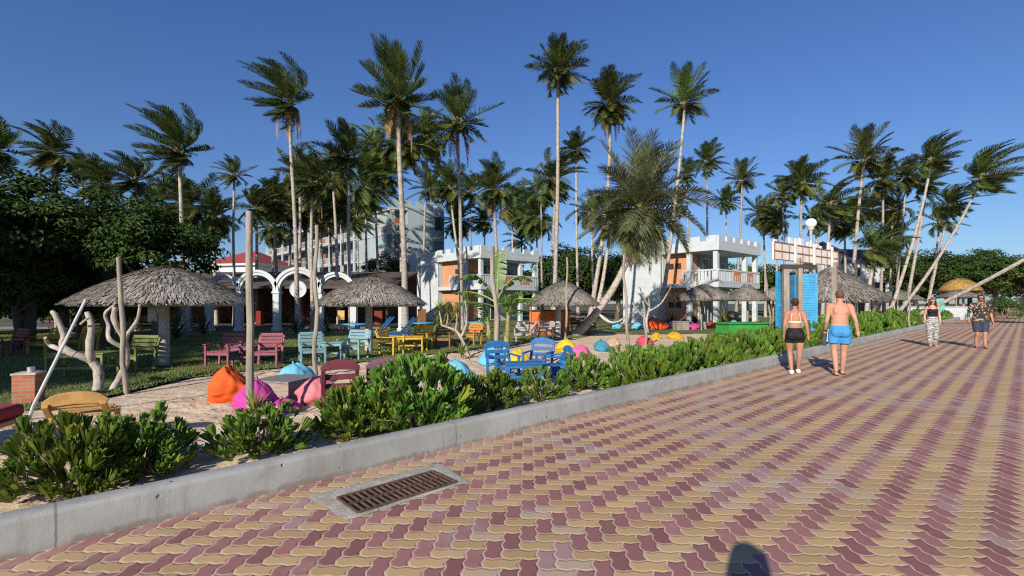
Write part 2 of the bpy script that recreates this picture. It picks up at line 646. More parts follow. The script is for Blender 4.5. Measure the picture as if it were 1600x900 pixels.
# grass blades standing on the lawn
rg = random.Random(3)
mb = MB()
cnt = 0
while cnt < 60000:
    Y = 6 + 22 * rg.random() ** 1.5
    x = rg.uniform(-1.15, .25) * Y
    fr = lawn_front(x) - .25
    if Y < fr: continue
    if Y < fr + .5 and rg.random() < .5: continue
    tuft = noise.noise(V((x * 1.3, Y * 1.3, 7)))
    if tuft < -.25 and rg.random() < .8: continue
    hgt = rg.uniform(.03, .075) * (1 + .7 * tuft)
    a = rg.uniform(0, 2 * PI)
    w = .005 + .0004 * Y
    dx, dy = math.cos(a) * w, math.sin(a) * w
    lx, ly = rg.uniform(-.03, .03), rg.uniform(-.03, .03)
    z = ZG + .02
    mb.add([(x - dx, Y - dy, z), (x + dx, Y + dy, z), (x + lx, Y + ly, z + hgt)], [(0, 1, 2)])
    cnt += 1
tag(mb.build('grass', leaf_mat('grass_blade', (.085, .14, .022), (.24, .26, .075), .2, .6, .4)), None, None, None, 'stuff')

# promenade, pavers all the way
mb = MB()
mb.add([uv(-40, -12), uv(190, -12), uv(190, KV0 + .01), uv(-40, KV0 + .01)], [(0, 1, 2, 3)])
mb.add([uv(-40, -12, -.3), uv(190, -12, -.3), uv(190, -12, 0), uv(-40, -12, 0)], [(0, 1, 2, 3)])
PAVE = paver_material()
struct('promenade', mb, PAVE)

# cast kerb with a rounded nose
prof = [(KV0, -.3), (KV0 + .004, KH - .03), (KV0 + .012, KH - .012), (KV0 + .03, KH), (KV1 - .025, KH + .004), (KV1 - .008, KH - .008), (KV1, KH - .03), (KV1, -.3)]
us = [-40 + k * .5 for k in range(460)]
mb = MB()
n_ = len(prof)
for u in us:
    for v, z in prof:
        dz = noise.noise(V((u * .35, v, z * 2))) * .008 if z > 0 else 0
        dv = noise.noise(V((u * .3, 3, z * 2))) * .008
        mb.v.append(tuple(uv(u, v + dv, z + dz)))
for i in range(len(us) - 1):
    for k in range(n_ - 1):
        mb.f.append((i * n_ + k, (i + 1) * n_ + k, (i + 1) * n_ + k + 1, i * n_ + k + 1))
        mb.m.append(0)
struct('kerb', mb, kerb_material(), 45)

# drain: mortar collar, near-black sheet for the pit's shade, rusty iron grate
gA, gB, gC, gD = G(527, 781, 0), G(671, 740, 0), G(713, 756, 0), G(553, 806, 0)
t = thing('drain_grate', 'rusty brown iron drain grate in a grey mortar collar by the kerb', 'drain grate', (gA + gC) / 2)
o0 = (gA + gC) / 2
ex = ((gB - gA) + (gC - gD)).normalized()
ey = V((-ex.y, ex.x, 0))
LX = ((gB - gA).length + (gC - gD).length) / 4
LY = abs((gD - gA).dot(ey)) / 2
Mg = Matrix(((ex.x, ey.x, 0), (ex.y, ey.y, 0), (0, 0, 1)))
rr = random.Random(5)


def ring_pts(offs, z):
    o = []
    n_ = 14
    for (x0, y0), (x1, y1) in zip(offs, offs[1:] + offs[:1]):
        for k in range(n_):
            s = k / n_
            o.append((x0 + (x1 - x0) * s, y0 + (y1 - y0) * s, z))
    return o


inner = ring_pts([(-LX, -LY), (LX, -LY), (LX, LY), (-LX, LY)], .010)
outer = ring_pts([(-LX - .10, -LY - .05), (LX + .12, -LY - .05), (LX + .17, LY + .19), (-LX - .14, LY + .22)], .004)
outer = [(p[0] + noise.noise(V((p[0] * 6, p[1] * 6, 1))) * .035, p[1] + noise.noise(V((p[0] * 6, p[1] * 6, 8))) * .03, p[2]) for p in outer]
mid = [((a[0] + b[0]) / 2, (a[1] + b[1]) / 2, .013 + .004 * noise.noise(V((a[0] * 9, a[1] * 9, 0)))) for a, b in zip(inner, outer)]
mb = MB()
nn = len(inner)
mb.add([Mg @ V(p) for p in inner + mid + outer], [(i, (i + 1) % nn, nn + (i + 1) % nn, nn + i) for i in range(nn)] + [(nn + i, nn + (i + 1) % nn, 2 * nn + (i + 1) % nn, 2 * nn + i) for i in range(nn)])
mb.build('collar', mat('mortar', (.36, .34, .29), .9, .25, 5, .5, 45, stain=(.24, .21, .17), stain_amt=.7), t, True)
mb = MB()
mb.box(-LX, LX, -LY, LY, .004, .007, Mg)
mb.build('pit', mat('painted_pit_shade', (.012, .010, .009), .9, .2, 5, 0), t)  # flat plate, its colour stands in for the shade below the bars
mb = MB()
for s in (-1, 1):
    mb.box(-LX, LX, s * LY - .012, s * LY + .012, .008, .024, Mg)
    mb.box(s * LX - .012, s * LX + .012, -LY, LY, .008, .0235, Mg)
mb.box(-LX, LX, -.012, .012, .008, .0238, Mg)
nb = 17
for k in range(1, nb):
    x = -LX + 2 * LX * k / nb
    for s in (-1, 1):
        mb.box(x - .0095, x + .0095, min(s * .012, s * (LY - .012)), max(s * .012, s * (LY - .012)), .009, .0228, Mg)
RUST = mat('rusty_iron', (.105, .06, .042), .8, .35, 14, .5, 80, stain=(.07, .04, .03))
mb.build('grate', RUST, t, bevel=.003)

# dry leaves and twigs scattered over the sand
rg = random.Random(19)
mb = MB()
cnt = 0
while cnt < 2600:
    Y = 4.3 + 14 * rg.random() ** 1.4
    x = rg.uniform(-1.1, .45) * Y
    v_ = x * W.x + Y * W.y
    if v_ < KV1 + .08 or Y > lawn_front(x) + .4: continue
    if noise.noise(V((x * .8, Y * .8, 3))) < -.05 and v_ > KV1 + 1.3 and rg.random() < .85: continue
    a = rg.uniform(0, 2 * PI)
    l, w = rg.uniform(.02, .06), rg.uniform(.006, .022)
    d, e = V((math.cos(a), math.sin(a), rg.uniform(-.1, .25))) * l, V((-math.sin(a), math.cos(a), rg.uniform(-.3, .3))) * w
    p = V((x, Y, ZG + .012))
    mb.add([p - d, p + e, p + d, p - e], [(0, 1, 2), (0, 2, 3)])
    cnt += 1
tag(mb.build('leaf_litter', strand_mat('dry_leaf', (.10, .055, .03), (.34, .22, .12))), None, None, None, 'stuff')
# ------------------------------------------------------------------ coconut palms
WIND = V((-.12, -1.0, .12)).normalized()       # sea-ward land breeze, towards the promenade
PALM_LEAF = leaf_mat('palm_leaflet', (.030, .064, .018), (.125, .172, .046), .24, .42, .5, .35, .25)
PALM_OLD = leaf_mat('palm_leaflet_old', (.055, .085, .018), (.14, .145, .035), .2, .5, .5, .3)
PALM_DEAD = leaf_mat('palm_leaflet_dead', (.16, .085, .045), (.34, .22, .13), .1, .8, .5, .2)
PALM_GREY = leaf_mat('palm_leaflet_silver', (.045, .062, .022), (.185, .19, .105), .14, .45, .5, .4)
RACHIS = mat('frond_stalk', (.17, .16, .05), .6, .2, 6, 0)
TRUNK_M = mat('palm_trunk', (.30, .26, .22), .85, .22, 6, .6, 30, c2=(.36, .32, .28), stretch=(1, 1, 1.2), stain=(.15, .13, .11), rnd=.2)
COCO = mat('coconut', (.26, .25, .05), .5, .25, 6, .1)
FIBRE = mat('palm_fibre', (.17, .10, .05), .9, .3, 10, .5)


def frond(mb, rg, az, el, L, side_mat, nl=40, wind=1.0, droop=1.0, leaf=.62, wid=.06):
    d = V((math.cos(el) * math.cos(az), math.cos(el) * math.sin(az), math.sin(el)))
    p = V((0, 0, .1)) + d * .12
    seg = 11
    pts, dirs = [p.copy()], [d.copy()]
    for k in range(seg):
        s = (k + 1) / seg
        d = (d + V((0, 0, -1)) * droop * (.05 + .17 * s) + WIND * wind * (.03 + .13 * s)).normalized()
        p = p + d * (L / seg)
        pts.append(p.copy())
        dirs.append(d.copy())
    mb.mi = 1
    mb.tube(pts, [.035 * (1 - .85 * k / seg) + .004 for k in range(seg + 1)], 4, False)
    mb.mi = side_mat
    tw = rg.uniform(-.5, .5)
    for s_ in (-1, 1):
        for k in range(nl):
            s = .10 + .89 * (k + rg.random() * .8) / nl
            f = s * seg
            i = min(seg - 1, int(f))
            q = pts[i].lerp(pts[i + 1], f - i)
            t = dirs[i].lerp(dirs[i + 1], f - i).normalized()
            up = V((0, 0, 1)) - t * t.z
            up = up.normalized() if up.length > .05 else V((math.cos(az), math.sin(az), 0))
            sd = t.cross(up).normalized()
            sd = (sd * math.cos(tw) + up * math.sin(tw)) * s_
            ln = leaf * (math.sin(PI * min(1, .18 + .78 * s)) ** .8 * .85 + .15) * rg.uniform(.8, 1.1)
            d1 = (sd * (1 - .55 * s) + t * (.45 + .55 * s) + up * .28 + V((rg.uniform(-.12, .12), rg.uniform(-.12, .12), rg.uniform(-.12, .12)))).normalized()
            d2 = (d1 + V((0, 0, -1)) * (.55 * droop + .15) + WIND * wind * .55 + V((rg.uniform(-.1, .1), rg.uniform(-.1, .1), 0))).normalized()
            w = t * wid * rg.uniform(.8, 1.15)
            m_ = q + d1 * ln * .5
            e = m_ + d2 * ln * .55
            mb.add([q - w * .4, q + w * .4, m_ + w * .5, m_ - w * .5, e], [(0, 1, 2, 3), (3, 2, 4)])


def crown_mesh(name, seed, nfr=24, L=2.9, wind=1.0, droop=1.0, leafmat=None, nl=46, leaf=.78, old=.15, lo=-62, hi=88, wid=.062, gap=0, stiff=0):
    rg = random.Random(seed)
    mb = MB()
    g0 = rg.uniform(0, 2 * PI)
    for k in range(nfr):
        t = k / (nfr - 1)
        az = k * 2.39996 + rg.uniform(-.35, .35)
        el = R(hi - (hi - lo) * t ** .95 + rg.uniform(-9, 9))
        if gap and t > .3 and abs((az - g0 + PI) % (2 * PI) - PI) < gap * .5: continue      # a lost frond
        m_ = 2 if (t > .6 and rg.random() < old * 2.2) else 0
        ll = L * (.62 + .38 * math.sin(PI * min(1, t + .25))) * rg.uniform(.72, 1.15)
        frond(mb, rg, az, el, ll, m_, nl, wind, droop * ((.65 + .5 * t) if not stiff else (stiff + 1.0 * t)), leaf, wid)
    mb.mi = 1
    mb.tube([(0, 0, -.35), (0, 0, .0), (0, 0, .35), (.02, -.02, .9)], [.13, .16, .10, .02], 7)
    return mb.mesh(name, [leafmat or PALM_LEAF, RACHIS, PALM_OLD], 'all')


CROWNS = [
    crown_mesh('crown', 1, 30, 2.9, 1.5, .6),
    crown_mesh('crown', 2, 26, 3.1, 1.9, .55, gap=.9),
    crown_mesh('crown', 3, 34, 2.8, 1.2, .85, gap=.5),
    crown_mesh('crown', 4, 26, 3.0, 1.5, .7, old=.3, gap=1.0),
    crown_mesh('crown', 5, 28, 2.95, 1.1, .7, lo=-45, gap=.7),
    crown_mesh('crown', 6, 36, 2.8, 1.5, .9, old=.25, gap=.6),
]
CROWN_SWEPT = crown_mesh('crown', 8, 32, 3.1, 2.1, .5, lo=-55, gap=.8)
CROWN_BIG = crown_mesh('crown', 11, 56, 3.0, .35, 1.25, PALM_GREY, 60, .95, .12, lo=-75, hi=84, wid=.042, stiff=.22)
CROWN_FULL = crown_mesh('crown', 13, 44, 2.9, 1.2, 1.0, None, 46, .85, .25, lo=-80, gap=.5)


def coco_mesh():
    rg = random.Random(2)
    mb = MB()
    for k in range(9):
        a = rg.uniform(0, 2 * PI)
        mb.ball((math.cos(a) * .26, math.sin(a) * .26, rg.uniform(-.32, .02)), .105, .105, .13, 8, 6)
    return mb.mesh('coconuts', COCO, True)


def dead_mesh(seed, n):
    rg = random.Random(seed)
    mb = MB()
    for k in range(n):
        frond(mb, rg, rg.uniform(0, 2 * PI), R(rg.uniform(-60, -35)), rg.uniform(2.0, 2.7), 0, 26, .12, 2.6, .5)
    return mb.mesh('dead_fronds', [PALM_DEAD, FIBRE], 'all')


COCOM = coco_mesh()
DEADS = [dead_mesh(1, 4), dead_mesh(2, 6)]
R0 = 2.15     # visible radius of a crown at scale 1


def palm(label, cx, cy, r, bx, Y, crown=0, bend=0, coco=False, dead=0, trunk_r=.14, rot=0, dy=0, by=None, group='coconut palms round the resort'):
    """crown centre (cx, cy) and visible radius r in photo pixels, foot at bx, all at depth Y"""
    zb = ZG - .05
    if by is not None:
        Y = (H - zb) * F / (by - HY)
    base = V((X_(bx, Y), Y, zb))
    top = at(cx, cy, Y + dy)
    top.z -= .25
    t = thing('coconut_palm', label, 'palm tree', base, 0, group)
    v = top - base
    n = 15
    pts, rad = [], []
    ctrl = V((v.x * (.5 + bend), v.y * .5, v.z * .5))
    for k in range(n):
        s = k / (n - 1)
        p = 2 * s * (1 - s) * ctrl + s * s * v
        p += V((math.sin(s * 5 + cx) * .05, math.cos(s * 4 + cy) * .05, 0)) * math.sin(PI * s)
        pts.append(p)
        rad.append(trunk_r * (1.0 - .38 * s + .55 * math.exp(-s * 14)))
    mb = MB()
    # ringed trunk: fine rings of leaf scars
    P2, R2 = [], []
    m = 60
    for k in range(m + 1):
        f = k / m * (n - 1)
        i = min(n - 2, int(f))
        P2.append(pts[i].lerp(pts[i + 1], f - i))
        r_ = rad[i] + (rad[i + 1] - rad[i]) * (f - i)
        R2.append(r_ * (1 + (.045 if k % 2 else -.03)))
    mb.tube(P2, R2, 8)
    mb.build('trunk', TRUNK_M, t, 'all')
    sc = r * Y / F / R0
    me = crown if isinstance(crown, bpy.types.Mesh) else CROWNS[crown % len(CROWNS)]
    c = link('crown', me, t, loc=v)
    lean = (pts[-1] - pts[-2]).normalized()
    c.rotation_euler = (-lean.y * .5, lean.x * .5, R(rot))
    c.scale = (sc, sc, sc)
    if coco:
        k = link('coconuts', COCOM, t, loc=v + V((0, 0, -.02)))
        k.scale = (sc * .9,) * 3
    if dead:
        k = link('dead_fronds', DEADS[dead - 1], t, loc=v + V((0, 0, -.1)))
        k.scale = (sc,) * 3
    return t


LOOK = 'coconut palm '
PL = [
    # label, cx, cy, r, bx, Y, kw
    ('coconut palm cut off by the left edge of the photo', -4, 228, 46, -30, 21, dict(crown=0, rot=20)),
    ('bushy-headed coconut palm rising above the dark broadleaf tree at far left', 85, 235, 46, 92, 26, dict(crown=2)),
    ('small dark coconut palm crown just right of a larger one over the broadleaf tree', 128, 262, 28, 130, 34, dict(crown=5, rot=15)),
    ('dark coconut palm left of the one with bright yellow coconuts', 212, 278, 40, 216, 30, dict(crown=1)),
    ('coconut palm with a bunch of yellow coconuts under its wind-blown head', 280, 232, 56, 290, 27, dict(crown=CROWN_SWEPT, coco=True)),
    ('low dark coconut palm hanging below the palm with yellow coconuts', 292, 320, 50, 296, 31, dict(crown=CROWN_FULL)),
    ('second low dark coconut palm beside the thin palm, above the red roof', 335, 338, 42, 338, 36, dict(crown=CROWN_FULL, rot=40)),
    ('thin coconut palm with a small tuft standing above the red-roofed building', 366, 270, 28, 366, 34, dict(crown=3, coco=True, trunk_r=.11)),
    ('tall slim coconut palm with brown dead fronds hanging under its head', 452, 155, 52, 466, 27, dict(crown=CROWN_SWEPT, dead=2, coco=True, rot=-30, trunk_r=.13)),
    ('dark coconut palm half hidden left of the tall slim palm', 428, 312, 38, 434, 40, dict(crown=2, rot=30)),
    ('coconut palm with a pale leaning trunk just behind the slim post', 486, 280, 46, 489, 29, dict(crown=0, dead=1, rot=-12, trunk_r=.12)),
    ('coconut palm with a dark tuft above the middle thatched parasol', 543, 240, 48, 549, 31, dict(crown=1, rot=10, trunk_r=.14)),
    ('coconut palm with a low yellowing head in front of the grey hotel', 572, 292, 48, 572, 48, dict(crown=CROWN_FULL, rot=80)),
    ('largest and fullest coconut palm of the left half, beside the grey hotel', 622, 150, 66, 634, 25, dict(crown=CROWN_SWEPT, coco=True, dead=1, trunk_r=.17, rot=8)),
    ('shaggy coconut palm head directly under the fullest one', 625, 225, 52, 628, 47, dict(crown=CROWN_FULL, rot=25, trunk_r=.13)),
    ('coconut palm bowed over at the hotel roof, with a slanting trunk', 600, 275, 40, 652, 48, dict(crown=4, bend=.1, trunk_r=.11)),
    ('tall coconut palm with a ragged drooping head to the right of the grey hotel', 715, 188, 56, 722, 30, dict(crown=3, coco=True, dead=1, trunk_r=.14)),
    ('coconut palm behind the ragged tall one, right of the hotel wall', 703, 292, 40, 726, 42, dict(crown=2, rot=-20)),
    ('dark coconut palm hiding behind the corner of the grey hotel', 672, 295, 34, 690, 66, dict(crown=4)),
    ('coconut palm with a dark shaggy skirt above the banana plant', 772, 290, 44, 778, 28, dict(crown=5, dead=1, trunk_r=.12)),
    ('low coconut palm head between the banana plant and the castle roof', 757, 345, 28, 757, 60, dict(crown=2, rot=-40)),
    ('low shaggy coconut palm right of the first castle building', 838, 340, 42, 842, 58, dict(crown=CROWN_FULL, rot=-15)),
    ('tallest coconut palm, its head highest in the sky', 872, 108, 48, 866, 31, dict(crown=2, bend=.25, trunk_r=.15, rot=12)),
    ('coconut palm with pale fronds halfway up the tallest trunk', 868, 278, 44, 862, 36, dict(crown=5, rot=50)),
    ('small coconut palm behind and right of the tallest trunk', 900, 232, 28, 903, 48, dict(crown=5)),
    ('tall coconut palm with a double drooping head and slanting foot', 953, 160, 46, 918, 33, dict(crown=CROWN_FULL, bend=.55, trunk_r=.16, dead=1)),
    ('tall open-headed coconut palm standing alone against the sky', 1070, 158, 44, 1028, 36, dict(crown=4, bend=.2, trunk_r=.15)),
    ('broad grey-green coconut palm with a thick bowed trunk beside the castle building', 1000, 325, 84, 898, 26, dict(crown=CROWN_BIG, bend=.42, trunk_r=.21, coco=True, dead=1)),
    ('slim bowed coconut palm trunk crossing behind the thick one', 955, 345, 52, 922, 30, dict(crown=3, bend=.2, trunk_r=.14)),
    ('small coconut palm top poking out above the broad grey-green one', 1018, 250, 26, 1018, 46, dict(crown=5, rot=60)),
    ('slim coconut palm rising out of the second castle roof with a two-tier head', 1105, 250, 30, 1104, 48, dict(crown=0, trunk_r=.13)),
    ('small coconut palm at the left of the slim two-tier one', 1073, 272, 25, 1076, 56, dict(crown=1)),
    ('starry small coconut palm with a clear trunk above the castle battlements', 1160, 280, 27, 1150, 54, dict(crown=4, trunk_r=.15)),
    ('little coconut palm low behind the battlements, left of the starry one', 1134, 314, 24, 1134, 62, dict(crown=2)),
    ('dark low coconut palm behind the end of the battlements', 1193, 335, 32, 1196, 58, dict(crown=CROWN_FULL, rot=70)),
    ('thin coconut palm between the castle and the billboard', 1222, 300, 28, 1230, 52, dict(crown=3, rot=20)),
    ('dense round coconut palm directly left of the globe lamp', 1252, 285, 40, 1252, 46, dict(crown=2, rot=-25)),
    ('coconut palm just right of the globe lamp, leaning left', 1298, 318, 42, 1284, 40, dict(crown=1, rot=40)),
    ('tall coconut palm with outspread head left in the right-hand cluster', 1350, 248, 42, 1325, 40, dict(crown=4, bend=-.1, trunk_r=.16, rot=-12)),
    ('coconut palm with yellowish fronds in the middle of the right-hand cluster', 1380, 278, 38, 1376, 46, dict(crown=5, trunk_r=.14)),
    ('coconut palm with a thin dark trunk left of the tallest right-hand one', 1416, 276, 32, 1398, 48, dict(crown=2, trunk_r=.13)),
    ('tall coconut palm with a long curving trunk in the right-hand cluster', 1455, 248, 36, 1382, 38, dict(crown=CROWN_SWEPT, bend=.2, trunk_r=.13, rot=15)),
    ('coconut palm head hidden behind the long curving trunk', 1448, 285, 34, 1410, 42, dict(crown=1, bend=.1, trunk_r=.14)),
    ('rightmost coconut palm, its head blown flat to the right over a long sloping trunk', 1533, 275, 46, 1386, 37, dict(crown=CROWN_SWEPT, bend=.16, trunk_r=.13, rot=35)),
    ('coconut palm between the two longest leaning trunks, with a steep trunk', 1484, 318, 32, 1440, 41, dict(crown=0, bend=.08, trunk_r=.12, rot=20)),
    ('small dark twin coconut palm left of the steep leaning trunk', 1468, 345, 30, 1448, 48, dict(crown=3, trunk_r=.13)),
    ('low full coconut palm in front of the white villa', 1366, 388, 42, 1352, 36, dict(crown=2, trunk_r=.17, rot=45)),
    ('coconut palm behind the outspread palm, over the villa roof', 1338, 330, 28, 1338, 56, dict(crown=CROWN_FULL)),
    ('second coconut palm over the villa roof, darker and lower', 1362, 325, 30, 1366, 60, dict(crown=5, rot=30)),
    ('dark coconut palm low behind the globe lamp pole', 1275, 345, 30, 1276, 62, dict(crown=2, rot=10)),
    ('tiny distant coconut palm over the trees at the right', 1467, 405, 14, 1467, 90, dict(crown=0)),
    ('distant coconut palm low behind the banana plant and grey hotel', 735, 300, 30, 737, 70, dict(crown=1, rot=-30)),
    ('dim coconut palm low between the tallest trunk and the castle', 815, 375, 26, 812, 64, dict(crown=3, rot=-30)),
    ('dark coconut palm deep behind the swept palms left of the grey hotel', 515, 315, 44, 520, 46, dict(crown=CROWN_FULL, rot=-50)),
    ('lower dark coconut palm in front of the gallery wing', 455, 322, 40, 452, 44, dict(crown=CROWN_FULL, rot=110)),
    ('coconut palm in front of the far end of the hotel gallery', 428, 352, 36, 426, 43, dict(crown=CROWN_FULL, rot=33)),
    ('coconut palm in the middle of the hotel gallery, beside the round tree', 535, 322, 40, 538, 43, dict(crown=2, rot=310)),
    ('coconut palm between the slim tall palm and its leaning neighbour', 478, 330, 38, 480, 45, dict(crown=5, rot=77)),
    ('dark coconut palm over the broadleaf tree, right of the bushy-headed one', 160, 285, 40, 162, 31, dict(crown=CROWN_FULL, rot=15)),
    ('dark coconut palm low between the broadleaf tree and the yellow-coconut palm', 240, 318, 44, 244, 33, dict(crown=2, rot=200)),
    ('coconut palm with drooping fronds above the arcade, left of the slim tall one', 400, 322, 36, 402, 38, dict(crown=0, rot=70)),
    ('coconut palm directly behind the tall slim palm, half its height', 468, 268, 44, 470, 38, dict(crown=5, rot=140)),
    ('shaggy dark coconut palm right of the pale leaning trunk', 520, 268, 42, 530, 37, dict(crown=CROWN_FULL, rot=190)),
    ('dark coconut palm mass left of the fullest palm', 585, 232, 46, 592, 48, dict(crown=2, rot=230)),
    ('coconut palm whose fronds cross the hotel gallery, left', 500, 345, 36, 508, 42, dict(crown=4, rot=100)),
    ('coconut palm whose fronds cross the hotel gallery, right', 558, 338, 38, 560, 54, dict(crown=0, rot=130)),
    ('dark coconut palm behind the fullest one, towards the ragged tall palm', 668, 215, 48, 660, 50, dict(crown=5, rot=200)),
    ('low dark coconut palm between hotel wall and castle', 715, 345, 34, 718, 60, dict(crown=CROWN_FULL, rot=20)),
    ('coconut palm right of the banana plant with a drooping dark head', 800, 322, 38, 803, 60, dict(crown=CROWN_FULL, rot=95)),
    ('coconut palm low behind the tallest trunk, left side', 845, 300, 36, 848, 56, dict(crown=1, rot=150)),
    ('coconut palm low behind the bowed palm, over the dark trees', 925, 330, 36, 928, 48, dict(crown=2, rot=170)),
    ('coconut palm above the battlements of the second castle', 1060, 318, 26, 1060, 56, dict(crown=0, rot=200)),
    ('dense coconut palm right of the battlements, in front of the thin one', 1215, 345, 34, 1214, 55, dict(crown=2, rot=220)),
    ('coconut palm low between the lamp and the outspread palm', 1320, 345, 34, 1322, 50, dict(crown=CROWN_FULL, rot=260)),
    ('coconut palm under the yellowish-fronded one in the right-hand cluster', 1395, 325, 34, 1390, 50, dict(crown=5, rot=210)),
    ('dark low coconut palm behind the feet of the right-hand leaning palms', 1400, 370, 30, 1404, 54, dict(crown=CROWN_FULL, rot=300)),
]
for (lb, cx, cy, r, bx, Y, kw) in PL:
    palm(lb, cx, cy, r, bx, Y, **kw)

# the bare trunk leaning right across the promenade's end, its head outside the photo
b0, b1 = V((X_(1388, 33), 33, ZG)), at(1790, 292, 25)
t = thing('coconut_palm', 'long grey palm trunk slanting low to the right out of the photo', 'palm tree', b0, 0)
mb = MB()
v = b1 - b0
pts = [v * s + V((0, 0, -.35)) * math.sin(PI * s) for s in [k / 30 for k in range(31)]]
mb.tube(pts, [.12 - .03 * k / 30 + (.012 if k % 2 else 0) for k in range(31)], 9)
mb.build('trunk', TRUNK_M, t, 'all')
c = link('crown', CROWN_SWEPT, t, loc=v)
# ------------------------------------------------------------------ broadleaf trees
LEAF_DARK = leaf_mat('broad_leaf', (.014, .036, .008), (.062, .105, .018), .15, .55, .6, .18)
LEAF_MID = leaf_mat('broad_leaf_mid', (.025, .055, .012), (.085, .125, .028), .15, .4, .4, .4)
LIMB = mat('dark_limb', (.10, .08, .06), .9, .3, 8, .4)


def leaf_quad(mb, p, n, rg, ln, w):
    """one bent leaf, two quads along its length"""
    a = n.cross(V((rg.uniform(-1, 1), rg.uniform(-1, 1), rg.uniform(-1, 1)))).normalized()
    b = n.cross(a).normalized() * (w / 2)
    k = n * (ln * .16)
    mb.add([p, p + a * ln * .5 + b + k, p + a * ln + k * .2, p + a * ln * .5 - b + k], [(0, 1, 2), (0, 2, 3)])


def tree_crown(name, seed, rad, nclump, per, leaf, m, flat=.75):
    rg = random.Random(seed)
    mb = MB()
    for c in range(nclump):
        d = V((rg.gauss(0, 1), rg.gauss(0, 1), rg.gauss(0, 1))).normalized()
        if d.z < -.45: d.z *= -.6
        k = rad * (.45 + .55 * rg.random() ** .5) * (1 + .25 * noise.noise(d * 1.7 + V((seed, 0, 0))))
        cc = V((d.x * k, d.y * k, d.z * k * flat))
        cr = rad * rg.uniform(.16, .30)
        for _ in range(per):
            e = V((rg.gauss(0, 1), rg.gauss(0, 1), rg.gauss(0, .6)))
            e.normalize()
            p = cc + V((e.x, e.y, e.z * .55)) * cr * rg.random() ** .35
            n = (e + d * .5 + V((0, 0, .9)) + V((rg.uniform(-.5, .5), rg.uniform(-.5, .5), 0))).normalized()
            leaf_quad(mb, p, n, rg, leaf * rg.uniform(.7, 1.25), leaf * .52)
    return mb.mesh(name, m, False)


def tree_trunk_mb(rg, h, r, rad):
    mb = MB()
    mb.tube([(0, 0, 0), (.1, .05, h * .5), (0, 0, h)], [r * 1.4, r, r * .8], 9)
    for k in range(7):
        a = k * 2.4 + rg.uniform(-.3, .3)
        d = V((math.cos(a), math.sin(a), rg.uniform(.3, .9))).normalized()
        p = V((0, 0, h * rg.uniform(.75, 1)))
        mb.tube([p, p + d * rad * .4 + V((0, 0, .1)), p + d * rad * .8 + V((0, 0, .5))], [r * .5, r * .3, r * .1], 6)
    return mb


TC = [tree_crown('crown', 21, 3.0, 120, 85, .25, LEAF_DARK), tree_crown('crown', 22, 3.0, 110, 85, .25, LEAF_DARK, .65), tree_crown('crown', 23, 3.0, 90, 80, .27, LEAF_MID, .7)]


def tree(name, label, x, y, cz, rad, kind=0, rot=0, trunk_r=.2, group=None, flat=1):
    t = thing(name, label, 'tree', (x, y, ZG - .05), 0, group)
    rg = random.Random(int(abs(x * 31 + y * 7)))
    tree_trunk_mb(rg, max(.5, cz - ZG - rad * .35), trunk_r, rad).build('trunk', LIMB, t, True)
    c = link('crown', TC[kind], t, loc=(0, 0, cz - ZG))
    c.scale = (rad / 3, rad / 3, rad / 3 * flat)
    c.rotation_euler = (0, 0, R(rot))
    return t


tree('broadleaf_tree', 'big dark broadleaf tree filling the left edge of the photo', X_(40, 18), 18, 4.2, 2.8, 0)
tree('broadleaf_tree', 'dark broadleaf tree second from the left edge, behind the largest thatched parasol', X_(165, 20), 20, 4.2, 2.7, 1, 40)
tree('broadleaf_tree', 'glossy low broadleaf tree just above the largest thatched parasol', X_(245, 19), 19, 3.6, 2.2, 0, 130)
tree('broadleaf_tree', 'dark broadleaf tree low behind the yellow slatted chairs', X_(95, 22), 22, 3.1, 2.8, 1, 200)
tree('broadleaf_tree', 'low dark broadleaf tree filling the gap under the leftmost crown', X_(22, 17.6), 17.6, 2.1, 1.9, 1, 20, .12)
tree('broadleaf_tree', 'low dark broadleaf tree directly behind the white slanting pole', X_(120, 21), 21, 2.1, 2.2, 0, 99, .12)
tree('broadleaf_tree', 'dark broadleaf tree cut by the left edge, lower and behind', X_(-40, 21), 21, 3.2, 3.0, 0, 250)
tree('broadleaf_tree', 'round green tree in front of the grey hotel, behind the middle thatched parasol', X_(605, 53), 53, 4.9, 2.9, 2, 10)
tree('broadleaf_tree', 'round dark tree against the foot of the grey hotel wall', X_(634, 55), 55, 2.4, 1.7, 0, 70)
for k, (px, Y, cz, rad, kd, lb) in enumerate([
        (885, 60, 5.0, 4.6, 0, 'dark tree mass left behind the tallest palm trunk'),
        (930, 56, 4.6, 4.2, 1, 'dark tree between the tall leaning palms and the second castle'),
        (965, 50, 4.0, 3.0, 0, 'dark tree touching the left wall of the second castle'),
        (1225, 62, 3.5, 3.5, 2, 'green tree low between the second castle and the billboard'),
        (1390, 70, 5.0, 4.5, 0, 'dark tree behind the leaning palm trunks at right, left of its row'),
        (1430, 66, 5.5, 4.4, 1, 'dark tree second from the left behind the leaning palm trunks'),
        (1478, 62, 4.6, 4.2, 0, 'dark round tree behind the golden thatched hut, left side'),
        (1515, 64, 5.0, 4.2, 2, 'light green tree above the golden thatched hut'),
        (1555, 58, 4.7, 4.0, 1, 'wide dark tree right of the golden thatched hut'),
        (1600, 56, 4.2, 3.6, 2, 'olive tree cut by the right edge of the photo'),
        (1650, 54, 5.2, 4.2, 0, 'dark tree just beyond the right edge'),
        (1535, 74, 6.4, 4.2, 0, 'highest dark tree in the row at the far right'),
        (690, 75, 4.0, 4.0, 1, 'dark tree far behind the castle, right of the hotel'),
        (790, 75, 4.5, 4.0, 0, 'dark tree far behind the castle balcony')]):
    tree('broadleaf_tree', lb, X_(px, Y), Y, cz, rad, kd, k * 57, .25)
rt = random.Random(77)
